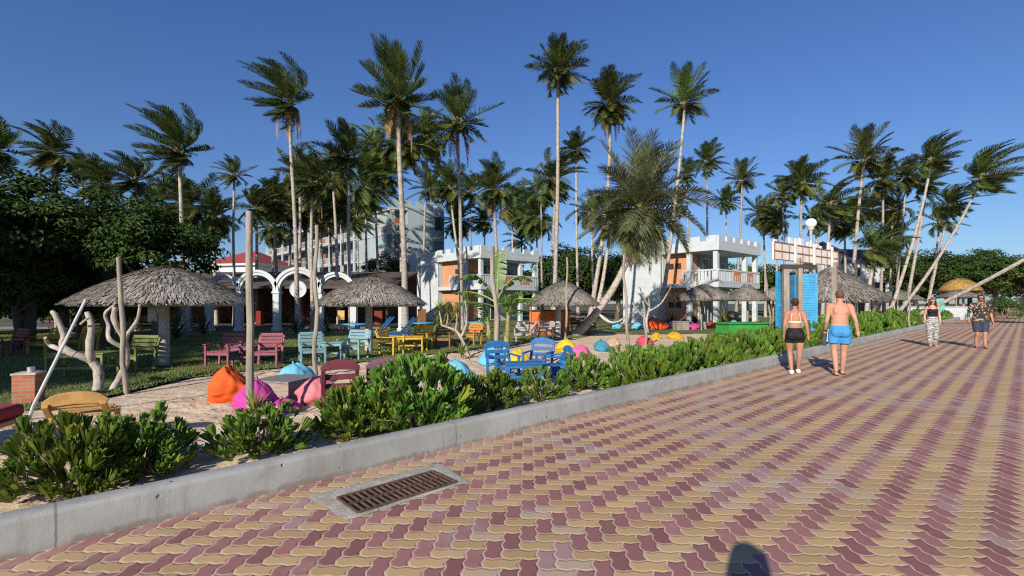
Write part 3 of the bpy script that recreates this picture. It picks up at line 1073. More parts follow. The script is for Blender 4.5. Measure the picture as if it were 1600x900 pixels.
for k in range(34):
    px = 60 + k * 52 + rt.uniform(-16, 16)
    Y = rt.uniform(84, 104)
    tree('broadleaf_tree', 'tree in the far dark tree line behind the resort', X_(px, Y), Y, rt.uniform(3.2, 5.2), rt.uniform(4.6, 6.2), rt.randrange(3), k * 41, .25, 'trees of the far tree line')
for k, (px, Y, cz, rad) in enumerate([(-30, 27, 1.6, 2.6), (45, 29, 1.7, 2.8), (125, 30, 1.5, 2.6), (200, 28, 1.4, 2.2), (-90, 26, 2.0, 3.0)]):
    tree('dark_bush', 'dark bush in deep shade behind the chairs at the far left', X_(px, Y), Y, cz, rad, k % 2, k * 70, .12, 'dark bushes at the far left')
# trees standing left of the picture: they throw the shade over the left lawn
for k, (x, y, cz, rad) in enumerate([(-18.2, -1.5, 6.0, 3.0), (-20.3, 4.5, 6.2, 3.3), (-21.5, -5.5, 9.0, 3.2), (-23.5, 3.5, 7.5, 3.4), (-24.5, -3, 8.5, 3.6), (-23.5, 0, 7.0, 3.8), (-22, 11, 6.0, 3.6), (-26, 7, 7.5, 4.2), (-24, 17, 6.5, 3.8)]):
    tree('broadleaf_tree', 'shade tree standing left of the photo, throwing shade on the lawn', x, y, cz, rad, k % 2, k * 80, .25, 'shade trees left of the photo')

# ------------------------------------------------------------------ sea-lettuce shrubs along the kerb
SHRUB = leaf_mat('shrub_leaf', (.028, .085, .010), (.20, .315, .050), .22, .33, 1.2, .55, .15)
SHRUB_Y = leaf_mat('shrub_leaf_yellow', (.10, .16, .02), (.32, .34, .05), .25, .4, 1.2, .25, .12)
STEM = mat('shrub_stem', (.26, .21, .15), .85, .3, 9, .3)


def spoon(mb, p, d, up, ln, w):
    """obovate leaf: narrow foot, broad round tip, cupped"""
    s = d.cross(up)
    if s.length < .05: s = d.cross(V((1, 0, 0)))
    s.normalize()
    n = s.cross(d).normalized()
    q = []
    for t, k, lift in ((0, .14, 0), (.35, .52, .03), (.70, 1.0, .09), (.92, .80, .13), (1.0, .2, .15)):
        c = p + d * ln * t + n * ln * (lift * 2.2)
        q.append((c - s * w * .5 * k + n * w * .13 * k, c, c + s * w * .5 * k + n * w * .13 * k))
    vs = [x for r_ in q for x in r_]
    fs = []
    for i in range(len(q) - 1):
        for j in range(2):
            a = i * 3 + j
            fs.append((a, a + 1, a + 4, a + 3))
    mb.add(vs, fs)


def shrub_meshes(seed, nros, rx, hz, leaf=.20, nleaf=18, yellow=.05):
    rg = random.Random(seed)
    mb, st = MB(), MB()
    for k in range(nros):
        a = rg.uniform(0, 2 * PI)
        e = math.asin(rg.uniform(-.12, 1))
        d = V((math.cos(a) * math.cos(e), math.sin(a) * math.cos(e), math.sin(e)))
        bump = 1 + .30 * noise.noise(d * 2.1 + V((seed * 3.1, 0, 0)))
        q = rg.random() ** .4 * .45 + .62 if rg.random() < .72 else rg.uniform(.3, .7)
        c = V((d.x * rx, d.y * rx, d.z * hz * .93 + hz * .12)) * bump * q
        ax = (d + V((0, 0, .85)) + V((rg.uniform(-.4, .4), rg.uniform(-.4, .4), rg.uniform(-.1, .2)))).normalized()
        foot = V((c.x * .15, c.y * .15, 0))
        if k % 4 == 0:
            st.tube([foot, foot.lerp(c, .5) + V((0, 0, hz * .08)), c], [.016, .011, .007], 5)
        t1 = ax.cross(V((.3, .8, .1))).normalized()
        t2 = ax.cross(t1)
        mb.mi = 1 if rg.random() < yellow else 0
        sc = rg.uniform(.6, 1.2)
        for j in range(nleaf):
            f = j / nleaf
            b = j * 2.4 + rg.uniform(-.25, .25)
            op = .10 + .80 * f         # opening angle from the axis
            dd = (ax * math.cos(op) + (t1 * math.cos(b) + t2 * math.sin(b)) * math.sin(op)).normalized()
            spoon(mb, c - ax * .02 * f, dd, ax, leaf * sc * (.85 + .25 * f), leaf * .235 * sc)
    return mb.mesh('leaves', [SHRUB, SHRUB_Y], 'all'), st.mesh('stem', STEM, True)


SHM = [shrub_meshes(31, 150, .58, .66), shrub_meshes(32, 135, .56, .60), shrub_meshes(33, 165, .62, .70), shrub_meshes(34, 95, .52, .56, .17, 16, .14)]


def shrub(label, x, y, w, hgt, kind, rot=0, group='shrubs planted along the kerb'):
    t = thing('leafy_shrub', label, 'shrub', (x, y, ZG - .01), R(rot), group)
    a, b = SHM[kind]
    for nm, me in (('leaves', a), ('stem', b)):
        c = link(nm, me, t)
        c.scale = (w / 1.34, w / 1.34, hgt / (.80 * [1, .93, 1.07, .87][kind]))
    return t


for k, (lb, px, py, wpx, top, kd) in enumerate([
        ('leafy shrub nearest the left edge, with a few yellowed leaves at its foot', 108, 763, 170, 645, 0),
        ('leafy shrub joined to the right side of the leftmost shrub', 222, 736, 135, 645, 2),
        ('separate rounded shrub in front of the magenta bean bag', 405, 708, 140, 638, 1),
        ('leafy shrub in front of the maroon chair, left end of the biggest clump', 563, 676, 130, 592, 0),
        ('tallest leafy shrub, in the middle of the biggest clump', 645, 668, 165, 562, 2),
        ('dark leafy shrub at the right end of the biggest clump', 712, 652, 100, 582, 1),
        ('leafy shrub below the foremost bare slim pole', 772, 635, 78, 576, 0),
        ('open, paler shrub with bare stems in front of the blue chairs', 845, 624, 95, 572, 3),
        ('leafy shrub below the pink bean bag, at the start of the long hedge', 912, 606, 80, 556, 1)]):
    q = G(px, py)
    w = wpx * q.y / F
    hh = H - (top - HY) * q.y / F - ZG
    shrub(lb, q.x, q.y, w, hh, kd, k * 70)

# the long hedge: a double row of the same shrub
rh = random.Random(12)
u = 8.4
k = 0
while u < 62:
    step = .62 if u < 26 else .9
    for row, vv in enumerate((KV1 + .50, KV1 + 1.15)):
        if row == 1 and u > 40: continue
        q = uv(u + rh.uniform(-.15, .15) + row * .3, vv + rh.uniform(-.06, .12) + (.12 if u < 18 else .3))
        hh = (.72 if u < 12 else .84 if u < 18 else 1.02 if u < 24 else 1.15) + rh.uniform(-.1, .12) + row * .08
        shrub('leafy green shrub in the long hedge that runs along the kerb', q.x, q.y, rh.uniform(.95, 1.25) * (1 if u < 26 else 1.2), hh, rh.choice((0, 1, 2, 0, 3)), rh.uniform(0, 360), 'shrubs of the long hedge')
    u += step

# ------------------------------------------------------------------ spiky plants
SPIKE = leaf_mat('spike_leaf', (.10, .14, .02), (.28, .30, .07), .2, .45, 1.5, .4)
SPIKE_D = leaf_mat('spike_leaf_dark', (.018, .04, .012), (.06, .10, .025), .12, .4, 1.5, .4)


def spikes(mb, c, rg, n, ln, w, lo=-20, droop=.35):
    for k in range(n):
        a = k * 2.4 + rg.uniform(-.3, .3)
        e = R(85 - (85 - lo) * (k / n) + rg.uniform(-8, 8))
        d = V((math.cos(e) * math.cos(a), math.cos(e) * math.sin(a), math.sin(e)))
        s = d.cross(V((0, 0, 1)))
        s = s.normalized() * w / 2 if s.length > .01 else V((w / 2, 0, 0))
        l = ln * rg.uniform(.8, 1.15)
        m_ = c + d * l * .55
        d2 = (d + V((0, 0, -droop))).normalized()
        e_ = m_ + d2 * l * .5
        mb.add([c - s * .5, c + s * .5, m_ + s, m_ - s, e_], [(0, 1, 2, 3), (3, 2, 4)])


def spiky(label, q, ln, n=34, dark=False, w=.05, group=None):
    t = thing('spiky_plant', label, 'plant', q, 0, group)
    mb = MB()
    rg = random.Random(int(abs(q.x * 100)) + n)
    spikes(mb, V((0, 0, .12)), rg, n, ln, w, -5)
    mb.build('leaves', SPIKE_D if dark else SPIKE, t)
    mb = MB()
    mb.tube([(0, 0, -.02), (0, 0, .16)], [.06, .04], 7)
    mb.build('stem', STEM, t, True)


def gy(px, Y):
    return V((X_(px, Y), Y, ZG + .02))


spiky('dark spiky clump behind the post of the largest parasol', gy(275, 22), 1.5, 46, True, .07)
spiky('bright-tipped spiky clump behind the bare forked tree', gy(205, 19), 1.0, 40, False, .05)
spiky('dark spiky clump behind the pink chair pair', gy(318, 25), 1.1, 40, True, .07)
spiky('dark spiky clump under the round white sign', gy(462, 26), 1.2, 44, True, .06)
spiky('dark spiky clump right of the light blue chairs', gy(512, 25.5), 1.0, 40, True, .06)
spiky('low bright spiky plant behind the light blue bean bags', G(722, 560), .48, 34)
spiky('yellow-green spiky plant behind the blue table tops', gy(655, 27), .8, 40)
spiky('yellow-green spiky plant under the first castle wall', gy(690, 30), .9, 40)
spiky('large bright spiky plant below the second castle balcony', gy(1132, 35), 1.5, 50, False, .07)
spiky('dark bushy spiky plant at the brick wall of the second castle', gy(1085, 35.5), 1.1, 46, True, .08)
spiky('dark bushy spiky plant beside the white wall of the second castle', gy(1050, 36), .9, 46, True, .08)
spiky('yellow-green pointed plant behind the magenta bean bag, in the sand', G(398, 660), .42, 26, False, .045)
spiky('spiky yellow-green plant to the left of the second thatched parasol post', gy(745, 24), .7, 40)

# branched dragon tree with spiky heads beside the brown chairs
t = thing('dragon_tree', 'pale branched tree with spiky yellow-green heads beside the brown chairs', 'tree', G(727, 556), 0)
mb, lv = MB(), MB()
k = G(727, 556).y
rg = random.Random(4)


def dp(px, py):
    q = at(px, py, k)
    return q - G(727, 556)


segs = [((733, 557), (720, 527), .06), ((720, 527), (712, 516), .055), ((712, 516), (690, 508), .045), ((690, 508), (686, 486), .035), ((712, 516), (714, 490), .035), ((720, 527), (729, 505), .045), ((729, 505), (727, 470), .035), ((697, 510), (700, 490), .03)]
for a, b, r_ in segs:
    p0, p1 = dp(*a), dp(*b)
    y0 = rg.uniform(-.15, .15)
    mb.tube([p0, p0.lerp(p1, .5) + V((.02, y0 * .3, 0)), p1], [r_, r_ * .85, r_ * .8], 7)
mb.build('trunk', BARK, t, True)
for px, py in ((686, 484), (714, 487), (727, 466), (700, 486), (683, 505), (708, 498)):
    spikes(lv, dp(px, py), rg, 30, .42, .035, -35)
lv.build('leaves', SPIKE, t)

# banana plant
BANANA = leaf_mat('banana_leaf', (.055, .12, .02), (.12, .20, .04), .28, .4, .8, .45)
bq = G(776, 545)
t = thing('banana_plant', 'banana plant with broad torn leaves in front of the first castle building', 'plant', bq)
mb, lv = MB(), MB()
for dx, hh in ((0, 2.0), (.35, 1.3), (-.25, 1.0)):
    mb.tube([(dx, 0, -.05), (dx * 1.2, 0, hh * .6), (dx * 1.3, 0, hh)], [.13, .10, .06], 9)
mb.build('stem', mat('banana_stem', (.24, .22, .09), .7, .3, 5, .2, stain=(.16, .09, .05)), t, True)


def banana_leaf(c, tip_h, out, az, L, w):
    d = V((math.cos(az), math.sin(az), 0))
    pts = []
    m = 12
    for i in range(m + 1):
        s = i / m
        pts.append(c + d * (out * L * s) + V((0, 0, tip_h * L * (s - .55 * s * s * (1.3 if out > .5 else .5)))))
    side = V((-d.y, d.x, 0))
    lv.mi = 0
    for sg in (-1, 1):
        i = 2
        f = 2.0
        while f < m:
            stp = rg.uniform(.35, 1.1)     # torn into ribbons
            g = min(m, f + stp)
            a0, a1 = f, g - .06
            def P(f_):
                i_ = min(m - 1, int(f_)); return pts[i_].lerp(pts[i_ + 1], f_ - i_)
            def Wd(f_): return w * math.sin(PI * min(1, (f_ - 1.2) / (m - 1.0))) ** .5
            dz = rg.uniform(-.55, .1)
            p0, p1 = P(a0), P(a1)
            e = (side * sg + V((0, 0, dz)) + (p1 - p0).normalized() * .25).normalized()
            lv.add([p0, p1, p1 + e * Wd(a1) * .55, p0 + e * Wd(a0) * .55, p1 + e * Wd(a1) + V((0, 0, -.1 * w)), p0 + e * Wd(a0) + V((0, 0, -.1 * w))], [(0, 1, 2, 3), (3, 2, 4, 5)])
            f = g
    mb2.tube(pts, [.03 * (1 - .8 * i / m) + .004 for i in range(m + 1)], 5)


mb2 = MB()
for (dx, ch, th, out, az, L, w) in [(0, 1.9, 1.05, .12, 1.2, 2.6, .36), (0, 1.85, 1.25, .62, 3.35, 2.3, .42), (0, 1.85, 1.2, .6, -.2, 2.3, .40), (.05, 1.8, .55, .8, .35, 2.3, .32), (-.05, 1.8, .55, .85, 2.8, 2.2, .32),
                                    (0, 1.7, .35, .95, -.6, 1.9, .32), (0, 1.6, .3, .95, 3.8, 1.9, .32), (.4, 1.25, .8, .5, -1.0, 1.4, .28), (.4, 1.2, .6, .7, .6, 1.4, .28), (-.3, .95, .8, .35, -2.2, 1.3, .26), (-.3, .9, .7, .6, 2.6, 1.2, .26), (.42, 1.2, .8, .3, -1.8, 1.5, .3)]:
    banana_leaf(V((dx, 0, ch)), th, out, az, L, w)
lv.build('leaves', BANANA, t, 'all')
mb2.build('leaf_ribs', mat('banana_rib', (.25, .30, .08), .5, .1), t, True)
# ------------------------------------------------------------------ buildings
DOORBROWN = mat('brown_door', (.20, .075, .04), .6, .2, 4, .1)
HOTELPANEL = mat('hotel_panel', (.26, .12, .07), .8, .15, 6, .2)
PANELBRICK = mat('terracotta_panel', (.46, .20, .11), .8, .15, 6, .2)


def balusters(mb, a, b, z0, z1, M=None, gap=.26, solid=None):
    """white rail with flat balusters between a and b (local xy)"""
    a, b = V((a[0], a[1], 0)), V((b[0], b[1], 0))
    L = (b - a).length
    d = (b - a) / L
    mb.beam(a + V((0, 0, z0 + .09)), b + V((0, 0, z0 + .09)), .16, .18)
    mb.beam(a + V((0, 0, z1 - .06)), b + V((0, 0, z1 - .06)), .18, .12)
    n = max(2, int(L / gap))
    for k in range(n + 1):
        p = a + d * (L * k / n)
        w = .15 if k % 4 else .24
        mb.beam(p + V((0, 0, z0 + .18)), p + V((0, 0, z1 - .12)), .11, w, d)


def merlon_wall(mb, a, b, z, th=.16, base=.35, mh=.40, mw=.80, gap=.58):
    a, b = V((a[0], a[1], 0)), V((b[0], b[1], 0))
    L = (b - a).length
    d = (b - a) / L
    mb.beam(a + V((0, 0, z + base / 2)), b + V((0, 0, z + base / 2)), th, base)
    n = max(2, round((L + gap) / (mw + gap)))
    g = (L - n * mw) / (n - 1)
    for k in range(n):
        p = a + d * (k * (mw + g))
        q = p + d * mw
        mb.beam(p + V((0, 0, z + base + mh / 2 - .001)), q + V((0, 0, z + base + mh / 2 - .001)), th - .004, mh)


def window(parent, c, w, hgt, nrm, frame=True, panes=2):
    """c centre on the wall, nrm outward direction (horizontal, local)"""
    n = V(nrm).normalized()
    s = V((-n.y, n.x, 0))
    c = V(c)
    mb = MB()
    for sg in (-1, 1):
        mb.beam(c + s * sg * (w / 2) + V((0, 0, -hgt / 2)) + n * .03, c + s * sg * (w / 2) + V((0, 0, hgt / 2)) + n * .03, .07, .08, s)
        mb.beam(c + s * (-w / 2 - .035) + V((0, 0, sg * hgt / 2)) + n * .032, c + s * (w / 2 + .035) + V((0, 0, sg * hgt / 2)) + n * .032, .084, .07)
    for k in range(1, panes):
        p = c + s * (-w / 2 + w * k / panes) + n * .028
        mb.beam(p + V((0, 0, -hgt / 2)), p + V((0, 0, hgt / 2)), .06, .05, s)
    o = mb.build('window', WHITE if frame else DARKWOOD, parent)
    mb = MB()
    mb.beam(c + s * (-w / 2) + n * .008, c + s * (w / 2) + n * .008, .012, hgt)
    mb.build('pane', GLASS, o)
    return o


def castle(label, K, ang, sidewall=5.0, deep=9.0):
    t = thing('castle_villa', label, 'building', K, R(ang))
    W_ = 7.3
    mb = MB()
    mb.box(.6, W_ - .3, 2.6, sidewall, 0, 5.8)
    mb.build('brick_wall', BRICK, t)
    mb = MB()
    mb.box(.25, W_, sidewall + .003, deep, 0, 6.25)
    mb.build('white_wall', WHITE, t)
    mb = MB()
    merlon_wall(mb, (.33, sidewall + .1), (.33, deep), 6.25, base=.2)
    merlon_wall(mb, (.42, deep - .08), (W_, deep - .08), 6.25, base=.2)
    mb.build('rear_battlements', WHITE, t)
    mb = MB()
    mb.box(-.05, W_ + .05, -.05, sidewall - .01, 2.95, 3.28)
    mb.build('floor_slab', WHITE, t, bevel=.02)
    mb = MB()
    mb.box(-.1, W_ + .1, -.1, sidewall - .004, 5.72, 6.1)
    mb.build('roof_slab', WHITE, t, bevel=.02)
    mb = MB()
    merlon_wall(mb, (-.02, 0), (W_ + .1, 0), 6.1)
    merlon_wall(mb, (-.02, .085), (-.02, sidewall), 6.1)
    merlon_wall(mb, (W_ + .02, .085), (W_ + .02, sidewall), 6.1)
    mb.build('battlements', WHITE, t)
    for x, y in ((.22, .25), (W_ - .25, .25), (W_ - 2.2, .25), (.22, 2.4)):
        for z0, z1 in ((0, 2.95), (3.28, 5.72)):
            mb = MB()
            mb.box(x - .17, x + .17, y - .17, y + .17, z0, z1)
            mb.build('column', WHITE, t, bevel=.015)
    mb = MB()
    balusters(mb, (.05, .02), (W_ - .05, .02), 3.28, 4.32)
    balusters(mb, (.05, .13), (.05, sidewall - 1.9), 3.28, 4.32)
    balusters(mb, (W_ - .05, .13), (W_ - .05, 2.6), 3.28, 4.32)
    mb.build('balustrade', WHITE, t)
    for x in (2.5, 4.8):
        mb = MB()
        for k in range(4):
            mb.box(x + .33 * k, x + .2 + .33 * k, -.07, -.05, 3.5, 4.0)
        mb.box(x, x + 1.19, -.07, -.045, 4.0, 4.22)
        mb.build('brick_panel', PANELBRICK, t)
    mb = MB()
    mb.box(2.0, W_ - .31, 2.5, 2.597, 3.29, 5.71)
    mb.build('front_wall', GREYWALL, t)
    mb = MB()
    mb.box(1.9, W_ - .31, 2.5, 2.597, .0, 2.94)
    mb.build('front_wall', WHITE, t)
    d = window(t, (3.3, 2.5, 4.35), 1.9, 2.05, (0, -1, 0), True, 4)
    d.name = 'balcony_door'
    d = window(t, (3.3, 2.5, 1.2), 2.2, 2.1, (0, -1, 0), True, 4)
    d.name = 'terrace_door'
    window(t, (5.9, 2.5, 4.6), .8, 1.1, (0, -1, 0), True, 2)
    for z in (4.75, 1.6):
        for y in (3.55, 4.2):
            window(t, (.6, y, z), .36, .36, (-1, 0, 0), False, 1)
    mb = MB()
    mb.tube([(.18, sidewall + .12, 0), (.18, sidewall + .12, 6.3)], .05, 8)
    mb.build('drain_pipe', mat('grey_pipe', (.12, .14, .15), .5, .1), t, True)
    return t


castle('white castle-topped villa with orange brick wall, left one behind the banana plant', V((-2.75, 42.4, ZG)), 43.5, 6.5, 12.5)
c2 = castle('white castle-topped villa with orange brick wall, right one beside the thick bowed palm', V((15.35, 36, ZG)), 41, 4.75, 8.7)

# grey hotel: end tower and a long gallery wing
A = V((-14.2, 58, ZG))
e1 = V((5.6, 2.7, 0)).normalized()
e2 = V((-.70, .714, 0)).normalized()
L1, L2 = 6.3, 44.0
t = thing('hotel_building', 'grey four-storey hotel with stacked balconies behind the palms', 'building', A)


def hp(a, b, z=0):
    return e1 * a + e2 * b + V((0, 0, z))


mb = MB()
mb.prism([hp(0, 1.6), hp(L1, 1.6), hp(L1, 9), hp(0, 9)], 0, 13.3)
mb.prism([hp(0, 0), hp(.16, 0), hp(.16, 1.62), hp(0, 1.62)], 0, 3.2)
mb.build('wall', GREYWALL, t)
mb = MB()
mb.prism([hp(1.7, -.003), hp(L1 + .003, -.003), hp(L1 + .003, 1.603), hp(1.7, 1.603)], 0, 13.3)
mb.build('front_wall', GREYWALL, t)
mb = MB()
merlon_wall(mb, hp(0, .08), hp(L1, .08), 13.3, .18, .35, .55, .78, .62)
merlon_wall(mb, hp(L1 - .05, .2), hp(L1 - .05, 9), 13.3, .18, .35, .5, .62, .55)
mb.build('battlements', GREYWALL, t)
mb = MB()
mb.prism([hp(-.25, -.05), hp(1.7, -.05), hp(1.7, 5), hp(-.25, 5)], 13.0, 13.28)
mb.prism([hp(-.9, 5.01), hp(5, 5.01), hp(5, L2), hp(-.9, L2)], 12.9, 13.2)
mb.build('roof', mat('roof_edge', (.34,.36,.37), .7, .1, 2, .1), t)
mb = MB()
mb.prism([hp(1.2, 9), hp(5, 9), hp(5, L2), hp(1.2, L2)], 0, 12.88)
mb.build('gallery_wall', mat('gallery_wall', (.12,.145,.16), .8, .1, .6, .05), t)  # shade of the recessed gallery is put into this dark wall colour
for fl in range(4):
    z = 1.15 + fl * 3.05
    if fl == 0: continue
    mb = MB()
    mb.prism([hp(-.1, 0), hp(1.69, 0), hp(1.69, 9), hp(-.1, 9)], z - .2, z)
    mb.build('balcony_slab', PALEGREY, t)
    mb = MB()
    balusters(mb, hp(0, .08), hp(0, 4.6), z, z + 1.0)
    balusters(mb, hp(.1, .0), hp(1.6, .0), z, z + 1.0)
    mb.build('balustrade', PALEGREY, t)
    mb = MB()
    mb.prism([hp(-.5, 9.01), hp(1.19, 9.01), hp(1.19, L2), hp(-.5, L2)], z - .2, z)
    mb.build('gallery_slab', PALEGREY, t)
    mb = MB()
    balusters(mb, hp(-.45, 9.05), hp(-.45, L2), z, z + 1.0, gap=.3)
    mb.build('gallery_rail', PALEGREY, t)
    for k in range(9):
        b = 10.2 + k * 3.8
        mb = MB()
        mb.prism([hp(1.14, b), hp(1.198, b), hp(1.198, b + 1), hp(1.14, b + 1)], z, z + 2.1)
        mb.build('door', DOORBROWN, t)
        mb = MB()
        mb.prism([hp(-.56, b + .3), hp(-.54, b + .3), hp(-.54, b + 1.3), hp(-.56, b + 1.3)], z + .25, z + .85)
        mb.build('rail_panel', HOTELPANEL, t)
    mb = MB()
    mb.prism([hp(-.11, 1.6), hp(-.09, 1.6), hp(-.09, 2.8), hp(-.11, 2.8)], z + .22, z + .85)
    mb.build('rail_panel', HOTELPANEL, t)
    mb = MB()
    mb.prism([hp(.95, 1.56), hp(1.6, 1.56), hp(1.6, 1.598), hp(.95, 1.598)], z, z + 2.0)
    mb.build('door', DOORBROWN, t)
    window(t, hp(5.55, -.003, z + 1.35), .85, 1.55, -V((-e1.y, e1.x, 0)), False, 2)
for b in (0.0, 5.0):
    mb = MB()
    mb.prism([hp(-.12, b + .01), hp(.1, b + .01), hp(.1, b + .25), hp(-.12, b + .25)], 0, 12.98)
    mb.build('column', PALEGREY, t)
for k in range(10):
    b = 9.1 + k * 3.8
    mb = MB()
    mb.prism([hp(-.53, b), hp(-.3, b), hp(-.3, b + .25), hp(-.53, b + .25)], 0, 12.88)
    mb.build('column', PALEGREY, t)

# red-roofed house far left
q = V((X_(322, 72), 72, ZG))
t = thing('red_roofed_house', 'pale house with a red tiled roof seen between the palm trunks', 'building', q, R(-14))
mb = MB(); mb.box(0, 9, 0, 8, 0, 7.2); mb.build('wall', mat('pale_wall', (.55, .58, .6), .7, .06, .6, .05), t)
mb = MB(); mb.box(-.5, 9.5, -.5, 8.5, 7.2, 7.5); mb.build('eave', WHITE, t)
mb = MB(); mb.add([(-.5, -.5, 7.5), (9.5, -.5, 7.5), (9.5, 8.5, 7.5), (-.5, 8.5, 7.5), (3.5, 4, 9.7), (5.5, 4, 9.7)], [(0, 1, 5, 4), (1, 2, 5), (2, 3, 4, 5), (3, 0, 4), (0, 3, 2, 1)]); mb.build('roof', ROOFRED, t)
for x in (2.0, 4.6, 7.4):
    window(t, (x, 0, 5.2), 1.1, 1.5, (0, -1, 0), False, 2)
    window(t, (x, 0, 2.0), 1.1, 1.5, (0, -1, 0), False, 2)

# white villa with dark roofs at right
q = V((X_(1300, 66), 66, ZG))
t = thing('white_villa', 'white villa with dark tiled roofs and a small square tower behind the billboard', 'building', q, R(10))
mb = MB(); mb.box(-1.6, 1.6, 0, 3.2, 0, 8.6); mb.build('tower', WHITE, t)
mb = MB(); mb.add([(-2.1, -.5, 8.6), (2.1, -.5, 8.6), (2.1, 3.7, 8.6), (-2.1, 3.7, 8.6), (0, 1.6, 10.4)], [(0, 1, 4), (1, 2, 4), (2, 3, 4), (3, 0, 4), (0, 3, 2, 1)]); mb.build('tower_roof', ROOFDARK, t)
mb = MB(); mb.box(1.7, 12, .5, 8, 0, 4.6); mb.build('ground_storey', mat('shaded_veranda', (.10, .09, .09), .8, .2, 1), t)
mb = MB(); mb.box(1.62, 12.3, -.8, 8, 4.6, 7.2); mb.build('wall', WHITE, t)
mb = MB(); mb.add([(1.3, -1.2, 7.2), (12.8, -1.2, 7.2), (12.8, 8.5, 7.2), (1.3, 8.5, 7.2), (4.5, 3.5, 9.6), (9.5, 3.5, 9.6)], [(0, 1, 5, 4), (1, 2, 5), (2, 3, 4, 5), (3, 0, 4), (0, 3, 2, 1)]); mb.build('roof', ROOFDARK, t)
for x in (3.2, 5.6, 8, 10.4):
    window(t, (x, -.8, 6.0), 1.0, 1.2, (0, -1, 0), True, 2)
for x in (2.2, 5.2, 8.4, 11.8):
    mb = MB(); mb.box(x - .2, x + .2, -.75, -.35, 0, 4.6); mb.build('column', WHITE, t)
mb = MB()
for k in range(24): mb.box(1.7 + k * .44, 1.9 + k * .44, -.86, -.81, 4.65, 5.0)
mb.build('frieze', mat('grey_frieze', (.3, .3, .31), .8, .1), t)

# dark restaurant pavilion behind the arches
PX0, PX1, PY = X_(-120, 33), X_(612, 33), 33
t = thing('restaurant_pavilion', 'low shaded restaurant pavilion with a dark roof behind the white arches', 'building', V((0, PY, ZG)))
mb = MB()
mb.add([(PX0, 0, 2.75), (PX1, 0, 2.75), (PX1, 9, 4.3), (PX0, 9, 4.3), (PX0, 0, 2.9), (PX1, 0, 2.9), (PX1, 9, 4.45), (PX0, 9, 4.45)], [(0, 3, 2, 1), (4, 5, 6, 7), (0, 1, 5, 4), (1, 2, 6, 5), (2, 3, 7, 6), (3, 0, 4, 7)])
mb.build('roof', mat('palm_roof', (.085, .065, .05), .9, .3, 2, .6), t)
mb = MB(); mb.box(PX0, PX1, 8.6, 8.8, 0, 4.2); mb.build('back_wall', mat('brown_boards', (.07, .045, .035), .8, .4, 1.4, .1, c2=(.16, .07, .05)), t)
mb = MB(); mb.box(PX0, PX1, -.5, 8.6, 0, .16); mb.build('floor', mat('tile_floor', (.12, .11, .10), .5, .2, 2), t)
k = PX0 + .6
while k < PX1:
    mb = MB(); mb.tube([(k, .3, .1), (k, .3, 2.85)], .09, 8); mb.build('post', DARKWOOD, t, True)
    k += 3.1
for k, (px, c, lb) in enumerate([(395, (.5, .06, .04), 'red cloth'), (470, (.5, .12, .07), 'b'), (585, (.45, .08, .05), 'c'), (655, (.5, .2, .06), 'd')]):
    mb = MB(); x = X_(px, 35)
    mb.box(x - .3, x + .3, 3, 3.1, .16, 1.3); mb.build('curtain', cloth('curtain%d' % k, tuple(x*.35 for x in c)), t)

# white arcade in front of it
AY = 30
cols = [289, 327, 374, 433, 500, 553, 628]
t = thing('white_arcade', 'white arcade of round arches and columns in front of the restaurant', 'arcade', V((0, AY, ZG)))
cx = [X_(p, AY) for p in cols]
for x in cx:
    mb = MB()
    mb.box(x - .19, x + .19, -.19, .19, 0, 2.35)
    mb.box(x - .24, x + .24, -.24, .24, 2.35, 2.47)
    mb.box(x - .25, x + .25, -.25, .25, -.02, .22)
    mb.build('column', WHITE, t, bevel=.015)
for i, (a, b) in enumerate(zip(cx[:6], cx[1:6])):
    mb = MB()
    c, r_ = (a + b) / 2, (b - a) / 2
    hgt = min(1.35, r_ * 1.0)
    m = 20
    for ro, ri, y0, y1 in ((1.0, .80, -.16, .16), (1.06, .93, -.22, -.161)):
        vs = []
        for k in range(m + 1):
            an = PI * k / m
            for rr_ in (ro, ri):
                for y in (y0, y1):
                    vs.append((c + math.cos(an) * (r_ + .1) * rr_, y, 2.47 + math.sin(an) * (hgt + .1) * rr_))
        fs = []
        for k in range(m):
            o_ = k * 4
            fs += [(o_, o_ + 4, o_ + 5, o_ + 1), (o_ + 2, o_ + 3, o_ + 7, o_ + 6), (o_, o_ + 2, o_ + 6, o_ + 4), (o_ + 1, o_ + 5, o_ + 7, o_ + 3)]
        mb.add(vs, fs)
    mb.build('arch', WHITE, t, 35)
# round sign hanging in the middle arch
sc_ = at(466, 452, AY)
t = thing('round_sign', 'round white sign with grey script hanging in the middle arch', 'sign', sc_)
mb = MB()
mb.tube([(0, .03, 0), (0, -.03, 0)], .50, 32)
mb.build('board', WHITE, t, 30)
mb = MB()
mb.tube([(math.cos(2 * PI * k / 36) * .5, -.02, math.sin(2 * PI * k / 36) * .5) for k in range(37)], .035, 6)
mb.build('rim', WHITE, t, True)
mb = MB()
for s in (-1, 1): mb.tube([(s * .2, 0, .45), (s * .2, 0, .95)], .012, 5)
mb.build('hanger', DARKWOOD, t, True)
mb = MB()
sx = lambda x, z: (x, -.034, z)
mb.tube([sx(-.22, .20), sx(-.10, .28), sx(-.06, .16), sx(-.12, .02), sx(-.18, -.08), sx(-.13, -.10)], .018, 5)
for k in range(3):
    mb.tube([sx(-.05 + k * .09, .12 - k * .03), sx(-.01 + k * .09, .15 - k * .03), sx(.03 + k * .09, .10 - k * .03), sx(.0 + k * .09, .06 - k * .03)], .014, 5)
mb.tube([sx(-.06, -.02), sx(.08, .0), sx(.24, -.03)], .016, 5)
mb.tube([sx(-.02, -.11), sx(.10, -.10), sx(.22, -.12)], .012, 5)
mb.build('lettering', mat('grey_script', (.20, .26, .33), .6, .1), t, True)

